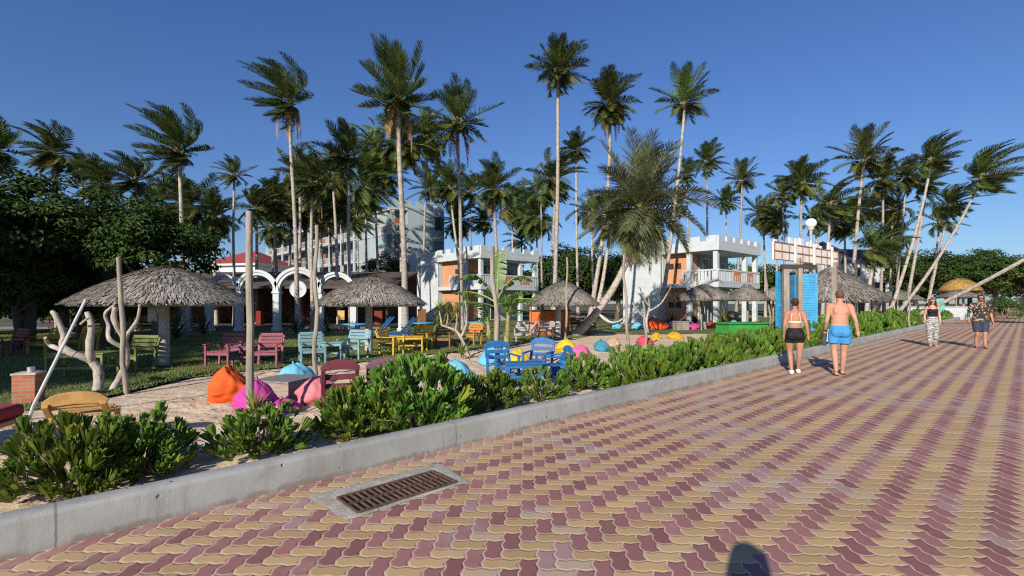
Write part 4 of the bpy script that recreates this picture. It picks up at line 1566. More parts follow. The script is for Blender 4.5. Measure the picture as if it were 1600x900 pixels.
# ------------------------------------------------------------------ thatched parasols
THATCH = strand_mat('grey_thatch', (.045, .039, .033), (.45, .41, .355))
THATCH_G = strand_mat('golden_thatch', (.28, .17, .05), (.52, .34, .13))


def roof_mesh(seed, nstr=2600, prof=None, mats=None):
    """unit roof: eave radius 1, peak height 1"""
    rg = random.Random(seed)
    prof = prof or [(1.0, 0), (.72, .38), (.42, .70), (.16, .92), (.03, 1.0)]
    mb = MB()
    n = 40
    vs = []
    for r_, z in prof:
        for k in range(n):
            a = 2 * PI * k / n
            q = 1 + .03 * noise.noise(V((math.cos(a) * 2, math.sin(a) * 2, seed)))
            vs.append((math.cos(a) * r_ * .985 * q, math.sin(a) * r_ * .985 * q, z - .03))
    fs = [(i * n + k, i * n + (k + 1) % n, (i + 1) * n + (k + 1) % n, (i + 1) * n + k) for i in range(len(prof) - 1) for k in range(n)]
    fs.append(tuple(range((len(prof) - 1) * n, len(prof) * n)))
    # underside
    c = len(vs)
    vs += [(p[0] * .97, p[1] * .97, p[2] - .06) for p in vs[:n]] + [(0, 0, .72)]
    fs += [((k + 1) % n, k, c + k, c + (k + 1) % n) for k in range(n)] + [(c + (k + 1) % n, c + k, c + n) for k in range(n)]
    mb.add(vs, fs)

    def P(s, a):
        s = max(-.06, min(1, s))
        f = (1 - s) * (len(prof) - 1) if s >= 0 else 0
        f = s * (len(prof) - 1) if s > 0 else 0
        i = min(len(prof) - 2, int(f))
        g = f - i
        r_ = prof[i][0] + (prof[i + 1][0] - prof[i][0]) * g
        z = prof[i][1] + (prof[i + 1][1] - prof[i][1]) * g
        if s < 0:
            r_ += -s * .9
            z += s * 1.4
        return V((math.cos(a) * r_, math.sin(a) * r_, z))
    for k in range(nstr):
        s = 1 - (1 - rg.random()) ** .5
        s = s * 1.0 - .03
        a = rg.uniform(0, 2 * PI)
        ln = rg.uniform(.07, .16)
        w = rg.uniform(.004, .012)
        tw = rg.uniform(-.12, .12)
        p0, p1 = P(s + ln, a + tw * .3), P(s - rg.uniform(0, .05), a - tw * .3)
        nrm = V((math.cos(a) * .5, math.sin(a) * .5, .8))
        sd = V((-math.sin(a), math.cos(a), 0)) * w
        l0, l1 = nrm * rg.uniform(.0, .02), nrm * rg.uniform(.012, .055)
        mb.add([p0 - sd + l0, p0 + sd + l0, p1 + sd * .8 + l1, p1 - sd * .8 + l1], [(0, 1, 2, 3)])
    return mb.mesh('thatch_roof', mats or THATCH)


ROOFS = [roof_mesh(1, 8000), roof_mesh(2, 7000), roof_mesh(3, 6000, [(1.0, 0), (.66, .36), (.34, .68), (.04, 1.0)])]
ROOF_GOLD = roof_mesh(5, 3500, [(1.0, 0), (.78, .45), (.45, .80), (.15, .96), (.03, 1.0)], THATCH_G)


def hut(label, px, Y, pxl, pxr, ptop, peave, post_r=.13, roof=0, posts=None, rot=0, name='thatched_parasol', cat='parasol', group='thatched parasols'):
    x = X_(px, Y)
    r_ = (pxr - pxl) / 2 * Y / F
    zt, ze = H + (HY - ptop) * Y / F, H + (HY - peave) * Y / F
    t = thing(name, label, cat, V((x, Y, ZG - .02)), R(rot), group)
    ro = link('roof', roof if isinstance(roof, bpy.types.Mesh) else ROOFS[roof], t, loc=(X_((pxl + pxr) / 2, Y) - x if not rot else 0, 0, ze - ZG))
    ro.scale = (r_, r_, zt - ze)
    mb = MB()
    for k in range(8):
        a = PI * k / 4
        mb.tube([(0, 0, ze - ZG + (zt - ze) * .6), (math.cos(a) * r_ * .9, math.sin(a) * r_ * .9, ze - ZG - .02)], .03, 5)
    mb.build('rafters', DARKWOOD, t, True)
    if posts is None:
        posts = [(0, 0)]
    for (ax, ay) in posts:
        mb = MB()
        zt_ = ze - ZG + (.45 if len(posts) == 1 else .12) * (zt - ze)
        mb.tube([(ax, ay, -.05), (ax + .01, ay, zt_ * .5), (ax, ay, zt_)], [post_r * 1.06, post_r, post_r * .95], 12)
        mb.build('post', CONCRETE if post_r > .11 else WOODPOLE, t, True)
    return t


hut('largest thatched parasol, nearest on the left, on a thick round post', 256, 13.6, 140, 379, 415, 472, .135, 0)
hut('middle thatched parasol over the light blue and yellow chairs', 576, 17.6, 497, 664, 430, 474, .13, 1)
hut('thatched parasol over the orange bar counter and dark red chairs', 872, 24.6, 822, 936, 438, 475, .14, 0)
hut('dark thatched parasol in front of the second castle, on a thin pole', 1096, 31, 1053, 1147, 444, 468, .05, 1)
hut('thatched parasol right of the dark one, under the castle balcony', 1168, 32.5, 1134, 1200, 443, 468, .06, 2)
hut('small thatched parasol peeking out behind the billboard posts', 1208, 35, 1186, 1236, 447, 468, .06, 1)
hut('big steep thatched hut roof behind the walking man', 1298, 27, 1222, 1376, 417, 468, .09, 2, [(-2.2, -1), (2.2, -1), (2.2, 1.4), (-2.2, 1.4), (0, -1.4)], 0, 'thatched_hut', 'hut', None)
hut('golden new-thatched hut among the far trees', 1500, 52, 1474, 1526, 434, 453, .1, ROOF_GOLD, [(-1.2, -.9), (1.2, -.9), (1.2, .9), (-1.2, .9)], 0, 'thatched_hut', 'hut', None)
hut('grey thatched parasol just below the golden hut', 1497, 46, 1470, 1526, 452, 464, .08, 1, None)
hut('low thatched parasol under the foot of the leaning palms', 1400, 40, 1368, 1436, 452, 468, .07, 0)

# bar counter under the third parasol
t = thing('bar_counter', 'orange wooden bar counter under the third thatched parasol', 'bar', V((X_(858, 27), 27, ZG)))
ORANGEW = paint('orange', (.55, .14, .03))
mb = MB(); mb.box(-1.1, 1.1, -.25, .25, 0, 1.32); mb.build('front_panel', ORANGEW, t)
mb = MB(); mb.box(-1.2, 1.2, -.34, .34, 1.322, 1.38); mb.build('counter_top', DARKWOOD, t)
for x in (-1.05, 1.05):
    mb = MB(); mb.box(x - .05, x + .05, -.31, -.255, 0, 2.0); mb.build('post', ORANGEW, t)

# low white garden wall far right and turquoise locker, straw heaps
t = thing('garden_wall', 'low white wall behind the hedge below the golden hut', 'wall', V((X_(1385, 44), 44, ZG)), 0)
mb = MB(); mb.box(0, 8.2, 0, .2, 0, 1.35); mb.build('wall_panel', WHITE, t)
mb = MB(); mb.box(-.1, 8.3, -.05, .25, 1.352, 1.43); mb.build('coping', WHITE, t)
t = thing('locker', 'turquoise locker cabinet standing behind the hedge near the walking woman', 'locker', V((X_(1463, 40), 40, ZG)))
TURQ = paint('turquoise', (.10, .48, .42))
mb = MB(); mb.box(-.42, .42, -.3, .3, 0, 2.1); mb.build('cabinet', TURQ, t, bevel=.02)
mb = MB()
for s in (-1, 1): mb.box(min(s * .015, s * .38), max(s * .015, s * .38), -.32, -.302, .1, 2.0)
mb.build('doors', TURQ, t, bevel=.005)
t = thing('straw_bush', 'dry straw-coloured bush behind the man in the patterned shirt', 'bush', V((X_(1545, 42), 42, ZG)))
mb = MB(); rg = random.Random(8)
for k in range(16): spikes(mb, V((rg.uniform(-1.3, 1.3), rg.uniform(-.6, .6), rg.uniform(.2, 1.6))), rg, 40, .55, .035, -40)
mb.build('leaves', strand_mat('straw', (.22, .16, .08), (.42, .33, .2)), t)
t = thing('round_bush', 'smooth green bush at the far end of the promenade', 'bush', V((X_(1573, 46), 46, ZG)))
c = link('leaves', tree_crown('leaves', 41, 1.6, 70, 90, .13, LEAF_MID, .95), t, loc=(0, 0, 1.1))
mb = MB(); mb.tube([(0, 0, 0), (0, 0, 1.0)], .06, 7); mb.build('stem', LIMB, t, True)

# ------------------------------------------------------------------ billboard, gate, lamp
q0, q1 = at(1209, 400, 16.0), at(1309, 400, 19.2)
bq = V(((q0.x + q1.x) / 2, (q0.y + q1.y) / 2, ZG))
ang = math.atan2(q1.y - q0.y, q1.x - q0.x)
BL = (V((q1.x, q1.y, 0)) - V((q0.x, q0.y, 0))).length
t = thing('billboard', 'weathered white billboard seen from behind, its rusty frame on timber posts', 'billboard', bq, ang)
BOARD = mat('weathered_board', (.74, .70, .64), .8, .1, 2.5, .15, 30, stain=(.48, .36, .26), stain_amt=.5)
RUSTF = mat('rust_frame', (.26, .13, .08), .8, .3, 7, .3)
zb_, zt_ = 3.22, 3.82
mb = MB(); mb.box(-BL / 2, BL / 2, 0, .05, zb_, zt_); mb.build('board', BOARD, t)
mb = MB()
for z in (zb_ + .01, (zb_ + zt_) / 2, zt_ - .01):
    mb.beam((-BL / 2, -.02, z), (BL / 2, -.02, z), .022, .022)
for k in range(11):
    x = -BL / 2 + .02 + (BL - .04) * k / 10
    mb.beam((x, -.021, zb_), (x, -.021, zt_), .022, .024, V((0, 1, 0)))
mb.build('frame', RUSTF, t)
# cut-out letters along the top, seen from their back
for x, w, hh in ((-2.62, .22, .07), (-1.55, .30, .22), (-1.08, .27, .22), (-.76, .09, .27), (-.10, .24, .17), (.20, .10, .24), (.65, .30, .15), (1.05, .14, .10), (1.75, .30, .30)):
    mb = MB(); mb.box(x, x + w, .0, .05, zt_ + .001, zt_ + hh); mb.build('letter', BOARD, t, bevel=.015)
mb = MB()
mb.prism([(-.62, 0), (-.40, 0), (-.40, .10), (-.53, .10), (-.53, .15), (-.44, .15), (-.40, .18), (-.40, .22), (-.44, .25), (-.62, .25)], 0, .05, Matrix.Translation((0, .05, zt_ + .001)) @ Matrix.Rotation(R(90), 4, 'X'))
mb.build('letter', BOARD, t)
for k, (x, w) in enumerate(((-.98, .15), (1.95, .17))):
    mb = MB(); mb.beam((x, -.14, .02), (x + (.05 if k else -.16), -.12, zb_ + .12), w, .13, V((1, 0, 0))); mb.build('post', WOODPOLE, t, bevel=.01)
for x in (-1.18, .35, 1.98):
    mb = MB(); mb.beam((x, -.06, zb_ - .05), (x - .03, -.06, zt_ + .12), .13, .05, V((0, 1, 0))); mb.build('batten', BOARD, t)

t = thing('globe_lamp', 'white globe street lamp on a pole rising above the billboard', 'lamp', V((X_(1267, 18.3), 18.3, ZG)))
zl = H + (HY - 349) * 18.3 / F - ZG
mb = MB(); mb.tube([(0, 0, 0), (0, 0, zl - .24)], [.07, .055], 12); mb.build('pole', mat('lamp_pole', (.33, .33, .34), .5, .1, 4, .1, stain=(.25, .17, .12)), t, True)
mb = MB(); mb.tube([(0, 0, zl - .25), (0, 0, zl - .15)], [.09, .12], 14); mb.build('collar', WHITE, t, 30)
mb = MB(); mb.ball((0, 0, zl), .195, .195, .185, 28, 18); mb.build('globe', mat('opal_globe', (.82, .83, .84), .25, .02, 2, 0), t, 'all')

# weathered blue doors set up as a gateway
BLUE_D = mat('paint_door_blue', (.035, .27, .50), .55, .15, 5, .2, 30, stain=(.02, .12, .24), stain_amt=.6)
BLUE_N = mat('paint_navy', (.02, .09, .20), .55, .2, 5, .2, 30)
g0 = at(1245, 470, 16.2)
t = thing('doorway_gate', 'gateway of weathered blue louvred doors and brown timber posts', 'gate', V((g0.x, g0.y, ZG)), R(-6))


def louvre(px, w, z0, z1, y, m, nm='door', rot=0):
    x = X_(px, 16.2) - g0.x
    M = Matrix.Translation(V((x, y, 0))) @ Matrix.Rotation(R(rot), 4, 'Z')
    mb = MB()
    mb.box(-w / 2, w / 2, -.012, .012, z0, z1, M)
    for s in (-1, 1):
        mb.box(s * w / 2 - .04, s * w / 2 + .04, -.032, .030, z0, z1, M)
    for z in (z0 + .05, (z0 + z1) / 2, z1 - .05):
        mb.box(-w / 2 + .041, w / 2 - .041, -.030, .028, z - .05, z + .05, M)
    z = z0 + .14
    while z < z1 - .12:
        if abs(z - (z0 + z1) / 2) > .08:
            mb.box(-w / 2 + .042, w / 2 - .042, -.026, -.013, z - .016, z + .012, M)
        z += .055
    mb.build(nm, m, t, bevel=.004)


louvre(1262, .46, .85, 2.75, 0, BLUE_D, rot=-12)
louvre(1222, .26, .5, 2.85, .1, BLUE_D, rot=25)
louvre(1238, .24, .6, 2.8, .2, BLUE_N, rot=-10)
louvre(1247, .16, .6, 2.7, .05, BLUE_D, rot=30)
for px, w, hh in ((1229, .17, 2.9), (1250, .14, 2.92)):
    x = X_(px, 16.1) - g0.x
    mb = MB(); mb.beam((x, -.14, 0), (x - .02, -.14, hh), w, w, V((1, 0, 0))); mb.build('post', WOODPOLE, t, bevel=.01)
mb = MB(); mb.beam((X_(1219, 16.2) - g0.x, -.12, 2.98), (X_(1271, 16.2) - g0.x, -.12, 2.96), .12, .16); mb.build('lintel', DARKWOOD, t, bevel=.01)

# green table-tennis-like box with a folded blue cushion
gq = G(1160, 524)
GREEN = mat('green_canvas', (.03, .26, .045), .6, .12, 3, .1)
t = thing('green_platform', 'low bright green platform behind the long hedge', 'platform', V((gq.x + .1, gq.y + .4, ZG)), R(12))
mb = MB(); mb.box(-1.15, 1.25, -.6, .6, .1, .62); mb.build('box', GREEN, t, bevel=.03)
mb = MB(); mb.box(-1.25, 1.35, -.7, .7, .622, .70); mb.build('top', GREEN, t, bevel=.02)

# ------------------------------------------------------------------ poles
def pole(label, px, pb, ptop, r_=.045, px_top=None, name='wooden_pole', m=None, Yb=None, group=None, wob=.03):
    q = G(px, pb) if Yb is None else V((X_(px, Yb), Yb, ZG))
    top = at(px_top if px_top is not None else px, ptop, q.y)
    t = thing(name, label, 'pole', q, 0, group)
    v = top - q
    mb = MB()
    n = 9
    mb.tube([v * (k / n) + V((math.sin(k * 1.3 + px) * wob, math.cos(k * 1.7) * wob, -.1 if k == 0 else 0)) for k in range(n + 1)], [r_ * (1.1 - .22 * k / n) for k in range(n + 1)], 9)
    mb.build('shaft', m or WOODPOLE, t, True)
    return t


pole('thick bare wooden pole in front of the pink chairs, tallest of the poles', 392, 652, 330, .055, 389, wob=.006)
pole('pole behind the bare forked tree at left, rising past the largest parasol', 196, 616, 402, .045, 186, wob=.02)
pole('slim pole between the pink and the light blue chairs', 493, 588, 352, .05, 494, wob=.03)
pole('slim leaning pole in front of the blue chairs and banana plant', 781, 592, 385, .055, 768, wob=.03)
pole('slim pole in front of the third parasol, by the yellow bean bag', 884, 533, 402, .05, 886)
pole('thin bare pole standing in the mid sand, left of the blue-bean-bag row', 982, 545, 402, .055, 974)
pole('leaning pole beside the dark parasol with the magenta bean bag at its foot', 1103, 515, 428, .09, 1087)
pole('short thin pole in the sand left of the orange bean bag', 1010, 541, 470, .05, 1005)
pole('thin pole just left of the blue doors', 1205, 515, 420, .06, 1195)
pole('pale stick above the far hedge, behind the walking couple', 1421, 498, 450, .05, 1420, Yb=26)
t = pole('white slanting pole crossing the bare tree at the far left', 42, 655, 468, .022, 134, 'white_pole', WHITE, wob=0)

# pale bare forked trees
def forked(label, base, segs, zref=None):
    q = G(*base)
    t = thing('bare_tree', label, 'tree', q)
    mb = MB()
    for pts, r0, r1 in segs:
        P_ = []
        for k, (px, py) in enumerate(pts):
            p = at(px, py, q.y) - q
            p.y = math.sin(px * .7) * .12
            if k == 0 and (px, py) == base: p.y = 0; p.z -= .06
            P_.append(p)
        n = len(P_)
        pp, rr_ = [], []
        for k in range((n - 1) * 4 + 1):
            i, f = min(n - 2, k // 4), (k / 4) - min(n - 2, k // 4)
            a, b, c, d = P_[max(0, i - 1)], P_[i], P_[i + 1], P_[min(n - 1, i + 2)]
            pp.append(.5 * ((2 * b) + (c - a) * f + (2 * a - 5 * b + 4 * c - d) * f * f + (3 * b - a - 3 * c + d) * f ** 3))
            rr_.append(.8 * (r0 + (r1 - r0) * k / ((n - 1) * 4)) * (1 + .08 * math.sin(k * 2.1 + r0 * 100)))
        mb.tube(pp, rr_, 9)
    mb.build('trunk', BARK, t, True)


forked('pale bare forked tree, left one of two, crossed by the white slanting pole', (152, 612),
       [([(152, 612), (146, 585), (136, 565), (122, 553), (98, 545), (76, 539), (79, 527)], .125, .035),
        ([(136, 566), (139, 540), (136, 510), (128, 488)], .10, .06),
        ([(122, 553), (106, 540), (104, 522), (96, 495), (86, 487)], .085, .05),
        ([(131, 506), (141, 500), (143, 497)], .03, .02)])
forked('pale bare forked tree with three upright arms, right one of two', (172, 611),
       [([(172, 611), (184, 596), (190, 570), (190, 545), (189, 525), (186, 500), (187, 480)], .085, .06),
        ([(190, 545), (176, 530), (163, 508), (162, 490), (172, 477)], .06, .03),
        ([(190, 542), (203, 524), (208, 500), (216, 475)], .06, .028)])
forked('bare driftwood-pale tree in front of the white wall of the second castle', (1012, 520),
       [([(1012, 520), (1010, 500), (1015, 480), (1012, 462)], .12, .05), ([(1010, 500), (996, 485), (985, 470)], .08, .04), ([(1014, 486), (1030, 476), (1040, 462), (1048, 448)], .07, .035), ([(1013, 478), (1003, 462), (1000, 448)], .05, .03)])
forked('low pale bare branches beside the white hammock', (960, 512),
       [([(960, 512), (948, 498), (936, 490)], .06, .03), ([(960, 512), (968, 495), (964, 478)], .06, .03), ([(960, 512), (980, 500), (992, 486), (1002, 484)], .06, .03), ([(972, 504), (984, 508), (1000, 500)], .04, .02)])

# red brick pillar with a tin on top
q = G(45, 631)
t = thing('brick_pillar', 'short red brick pillar on the grass at the far left', 'pillar', q, R(20))
mb = MB(); mb.box(-.16, .16, -.16, .16, -.02, .52); mb.build('shaft', REDBRICK, t, bevel=.008)
mb = MB(); mb.box(-.175, .175, -.175, .175, .521, .56); mb.build('cap', mat('mortar2', (.4, .36, .32), .9, .2, 6, .4), t, bevel=.01)
t = tag(None or thing('tin_can', 'small grey tin standing on the red brick pillar', 'tin', q + V((.04, 0, .56))))
mb = MB(); mb.tube([(0, 0, 0), (0, 0, .09)], .055, 14); mb.build('can', mat('tin', (.5, .52, .53), .35, .1, 5, .1, metal=.7), t, 40)

# hammock
t = thing('hammock', 'white hammock slung between the leaning palm trunks', 'hammock', V((X_(955, 30), 30, ZG)))
mb = MB(); m = 16
vs = []
for i in range(m + 1):
    s = i / m
    x = -1.1 + 2.2 * s
    z = 1.55 - 1.0 * math.sin(PI * s) ** .9 * (1 - .2 * s) - .5 * s
    w = .08 + .38 * math.sin(PI * s)
    vs += [(x, -w, z + w * .45), (x, 0, z), (x, w, z + w * .45)]
mb.add(vs, [(i * 3 + j, i * 3 + j + 1, i * 3 + j + 4, i * 3 + j + 3) for i in range(m) for j in range(2)])
o = mb.build('sling', cloth('white', (.7, .69, .66)), t, 'all')
sm = o.modifiers.new('thick', 'SOLIDIFY'); sm.thickness = .012
mb = MB(); mb.tube([(-1.1, 0, 1.55), (-1.75, .1, 1.9)], .012, 5); mb.tube([(1.1, 0, 1.05), (1.7, .1, 1.5)], .012, 5); mb.build('ropes', WOODPOLE, t)

# white towel hung under the largest parasol
t = thing('towel', 'white towel hanging in the shade left of the thick parasol post', 'towel', at(238, 490, 14.6), R(10))
mb = MB(); vs = []
for i in range(9):
    for j in range(6):
        vs.append((-.13 + .26 * i / 8, .03 * math.sin(i * 1.6) * (j / 5), .22 - .46 * j / 5 - .03 * math.sin(i * .8) * (j > 4)))
mb.add(vs, [(i * 6 + j, i * 6 + j + 1, (i + 1) * 6 + j + 1, (i + 1) * 6 + j) for i in range(8) for j in range(5)])
o = mb.build('cloth', cloth('white', (.7, .69, .66)), t, 'all')
sm = o.modifiers.new('thick', 'SOLIDIFY'); sm.thickness = .01
mb = MB(); mb.tube([(-.35, 0, .225), (.5, 0, .24)], .012, 6); mb.tube([(.5, 0, .24), (.5, 0, -1.44)], .02, 6); mb.build('rail', DARKWOOD, t)
# ------------------------------------------------------------------ slatted garden furniture
PAINTS = {k: paint(k, c) for k, c in dict(
    rose=(.25, .07, .105), ltblue=(.17, .30, .33), yellow=(.52, .33, .03), olive=(.16, .19, .055), tan=(.42, .235, .075), brown=(.20, .095, .04),
    amber=(.46, .20, .045), grey=(.34, .31, .29), maroon=(.14, .03, .045), darkred=(.17, .025, .022), blue=(.025, .13, .34), plum=(.16, .07, .12), navy=(.02, .06, .20), sky=(.06, .33, .55), mauve=(.20, .08, .15)).items()}


def chair(name, label, loc, rot, m, w=.62, curved=False, back=.86, group=None, scale=1.0, arms=True):
    """slatted armchair facing local -Y"""
    t = thing(name, label, 'bench' if w > .9 else 'chair', loc, R(rot), group, scale)
    hw, d, sh, ah = w / 2, .27, .40, .60
    lean = .16
    for sx in (-1, 1):
        mb = MB(); mb.beam((sx * hw, -d, 0), (sx * hw, -d, (ah if arms else sh) - .02), .055, .055, V((0, 1, 0))); mb.build('leg', m, t, bevel=.006)
        mb = MB(); mb.beam((sx * hw, d - .02, 0), (sx * (hw), d, sh), .06, .055, V((0, 1, 0))); mb.beam((sx * hw, d, sh), (sx * hw, d + lean, back - .04), .06, .05, V((0, 1, 0))); mb.build('leg', m, t, bevel=.006)
        if not arms: continue
        mb = MB(); mb.beam((sx * hw, -d - .06, ah), (sx * hw, d + .09, ah), .085, .028); mb.build('armrest', m, t, bevel=.008)
    mb = MB()
    for k in range(5):
        y = -d + .02 + k * (2 * d - .06) / 4
        mb.beam((-hw + .032, y, sh), (hw - .032, y, sh), .085, .024)
    mb.beam((-hw + .032, -d + .005, sh - .06), (hw - .032, -d + .005, sh - .06), .025, .07)
    mb.build('seat', m, t, bevel=.005)
    mb = MB()
    nsl = 3 if curved else 4
    for k in range(nsl):
        z = sh + .13 + k * (back - sh - .15) / (nsl - 1)
        y = d + lean * (z - sh) / (back - sh) - .03
        hgt = .085
        if curved and k == nsl - 1:
            n = 9
            vs = []
            for i in range(n + 1):
                x = -hw - .04 + (w + .08) * i / n
                a = (i / n - .5) * 2
                zc = z + .05 * (1 - a * a)
                hh = .075 * (1 - .75 * abs(a) ** 5)
                for yy in (y - .016, y + .016):
                    vs += [(x, yy, zc - hh), (x, yy, zc + hh)]
            fs = []
            for i in range(n):
                o = i * 4
                fs += [(o, o + 4, o + 5, o + 1), (o + 2, o + 3, o + 7, o + 6), (o + 1, o + 5, o + 7, o + 3), (o, o + 2, o + 6, o + 4)]
            fs += [(0, 1, 3, 2), (n * 4, n * 4 + 2, n * 4 + 3, n * 4 + 1)]
            mb.add(vs, fs)
        else:
            mb.beam((-hw + .01, y, z), (hw - .01, y, z), .024, hgt)
    mb.build('backrest', m, t, bevel=.005)
    return t


def table(name, label, loc, rot, m, L=.62, W_=.5, hgt=.5, group=None):
    t = thing(name, label, 'table', loc, R(rot), group)
    mb = MB()
    n = 5
    for k in range(n):
        y = -W_ / 2 + W_ * (k + .5) / n
        mb.box(-L / 2, L / 2, y - W_ / n / 2 + .005, y + W_ / n / 2 - .005, hgt - .026, hgt)
    mb.build('tabletop', m, t, bevel=.004)
    for sx in (-1, 1):
        for sy in (-1, 1):
            mb = MB(); mb.beam((sx * (L / 2 - .05), sy * (W_ / 2 - .05), 0), (sx * (L / 2 - .05), sy * (W_ / 2 - .05), hgt - .027), .05, .05, V((0, 1, 0))); mb.build('leg', m, t, bevel=.004)
    mb = MB()
    for sy in (-1, 1):
        mb.beam((-L / 2 + .076, sy * (W_ / 2 - .05), hgt - .07), (L / 2 - .076, sy * (W_ / 2 - .05), hgt - .07), .03, .07)
        mb.beam((-L / 2 + .076, sy * (W_ / 2 - .05), hgt * .42), (L / 2 - .076, sy * (W_ / 2 - .05), hgt * .42), .03, .05)
    for sx in (-1, 1):
        for z, g in ((hgt - .07, .07), (hgt * .42, .05)):
            mb.beam((sx * (L / 2 - .05), -W_ / 2 + .03, z + .001), (sx * (L / 2 - .05), W_ / 2 - .03, z + .001), .03, g - .004)
    mb.build('rails', m, t)
    return t


def cup(label, loc):
    t = thing('cup', label, 'cup', loc)
    mb = MB(); mb.rings([(0, 0, 0, .03, .03), (0, 0, .02, .045, .045), (0, 0, .07, .05, .05)], 14); mb.build('bowl', WHITE, t, 40)


GL = ZG + .03
def L_(px, py):
    return G(px, py, GL)


P_ = PAINTS
chair('slatted_chair', 'rose pink slatted armchair left of its small pink table', L_(350, 571), -8, P_['rose'], .68, group='rose pink slatted chairs')
chair('slatted_chair', 'rose pink slatted armchair right of its small pink table, behind the thick pole', L_(418, 571), 10, P_['rose'], .62, group='rose pink slatted chairs')
table('side_table', 'small rose pink table between the two pink chairs', L_(384, 569), 0, P_['mauve'], .62, .5, .52)
q = L_(382, 569); cup('small white ashtray on the rose pink table', (q.x, q.y, GL + .521))
chair('slatted_chair', 'light blue slatted armchair on the left, turned towards its table', L_(488, 567), 28, P_['ltblue'], .64, group='light blue slatted chairs')
chair('slatted_chair', 'light blue slatted armchair right of its table, facing the promenade', L_(552, 560), -14, P_['ltblue'], .72, group='light blue slatted chairs')
table('side_table', 'light blue table between the light blue chairs', L_(519, 563), 4, P_['ltblue'], .72, .55, .56)
chair('slatted_chair', 'yellow slatted armchair with dark back at the left end of the yellow set', L_(612, 554), 70, P_['yellow'], .6, group='yellow slatted chairs by the middle parasol')
chair('slatted_chair', 'yellow slatted armchair on the far side of the yellow table', L_(657, 546), -10, P_['yellow'], .7, group='yellow slatted chairs by the middle parasol')
table('side_table', 'yellow table between the yellow chairs by the middle parasol', L_(641, 549), 8, P_['yellow'], .95, .6, .55)
chair('slatted_chair', 'brown slatted armchair in the shade left of the dragon tree', L_(692, 544), -6, P_['brown'], .66)
chair('slatted_chair', 'amber orange slatted armchair right of the dragon tree', L_(736, 538), -30, P_['amber'], .66)
chair('slatted_chair', 'bright yellow slatted armchair at far left, behind the bare tree', L_(72, 553), -16, P_['yellow'], .85, group='yellow slatted chairs at far left')
chair('slatted_chair', 'bright yellow slatted armchair partly hidden by the white slanting pole', L_(128, 548), -4, P_['yellow'], .7, group='yellow slatted chairs at far left')
chair('slatted_chair', 'dark red slatted armchair in deep shade at the left edge', L_(12, 556), -25, P_['darkred'], .8)
chair('slatted_chair', 'olive green slatted armchair behind the pale forked tree', L_(207, 578), -10, P_['olive'], .8)
table('side_table', 'long olive green table left of the olive chair', L_(130, 590), 4, P_['olive'], 1.3, .6, .60)
chair('slatted_bench', 'weathered grey slatted bench with a pale front edge in the middle lawn', L_(822, 535), -8, P_['grey'], .95)
chair('slatted_bench', 'weathered grey slatted bench turned right, next to the other grey one', L_(848, 531), -38, P_['grey'], .8)
chair('slatted_chair', 'dark red armchair under the third parasol, left one', L_(905, 521), 30, P_['darkred'], .62, group='dark red chairs under the third parasol')
chair('slatted_chair', 'dark red armchair under the third parasol, right one', L_(922, 519), -10, P_['darkred'], .62, group='dark red chairs under the third parasol')
table('side_table', 'dark red table beside the dark red chairs', L_(913, 523), 8, P_['darkred'], .7, .5, .55)
# near the kerb: curved-back chairs
chair('slatted_chair', 'maroon armchair with a rounded top rail beside the pink bean bag', G(530, 652), -158, P_['maroon'], .47, True, .84)
chair('slatted_chair', 'plum armchair with a rounded top rail half hidden by the biggest shrub', G(607, 640), -165, P_['plum'], .62, True, .80)
chair('slatted_chair', 'bright blue slatted armchair with a rounded top, left of its blue table', G(786, 597), 22, P_['blue'], .54, True, .8, 'bright blue chairs')
chair('slatted_chair', 'bright blue slatted armchair with a rounded top, behind its blue table', G(840, 590), -22, P_['blue'], .54, True, .82, 'bright blue chairs')
chair('slatted_chair', 'bright blue slatted armchair seen from the side, right of the blue table', G(862, 598), -75, P_['blue'], .5, True, .72, 'bright blue chairs')
table('side_table', 'bright blue table between the bright blue chairs', G(818, 602), 8, P_['blue'], .8, .5, .5)
chair('slatted_bench', 'tan wooden bench seen from behind at lower left, its top rail rounded', G(134, 690), 208, P_['tan'], .54, True, .60, arms=False)

# lounge seat with maroon cushion at the left edge
q = G(-62, 706)
t = thing('lounge_seat', 'tan wooden lounge with a maroon cushion, cut by the left edge', 'lounge', q, R(12))
mb = MB(); mb.box(-.9, .48, -.36, .36, .28, .34); mb.box(-.9, .48, -.40, -.361, .22, .36); mb.build('frame', P_['tan'], t, bevel=.01)
for x in (-.8, .42):
    for y in (-.34, .3):
        mb = MB(); mb.box(x - .03, x + .03, y - .03, y + .03, 0, .279); mb.build('leg', P_['tan'], t)
mb = MB(); mb.box(-.86, .45, -.33, .33, .342, .50); mb.build('cushion', cloth('maroon', (.30, .045, .06)), t, 60, bevel=.05)

# sun loungers and blue table tops farther back
def lounger(label, loc, rot, m):
    t = thing('sun_lounger', label, 'lounger', loc, R(rot), 'blue sun loungers')
    mb = MB()
    for k in range(9): mb.beam((-.3, -.9 + k * .13, .34), (.3, -.9 + k * .13, .34), .10, .03)
    mb.build('bed', m, t)
    mb = MB()
    for k in range(7): mb.beam((-.3, .24 + k * .085, .38 + k * .095), (.3, .24 + k * .085, .38 + k * .095), .03, .10, V((0, -.66, .75)))
    for s in (-1, 1): mb.beam((s * .28, .2, .33), (s * .28, .86, 1.07), .05, .05)
    mb.build('backrest', m, t)
    mb = MB()
    for s in (-1, 1): mb.beam((s * .31, -.95, .3), (s * .31, .8, .3), .05, .09)
    mb.build('frame', m, t)
    for sx in (-1, 1):
        for y in (-.85, .7):
            mb = MB(); mb.beam((sx * .31, y, 0), (sx * .31, y, .26), .06, .06, V((0, 1, 0))); mb.build('leg', m, t)


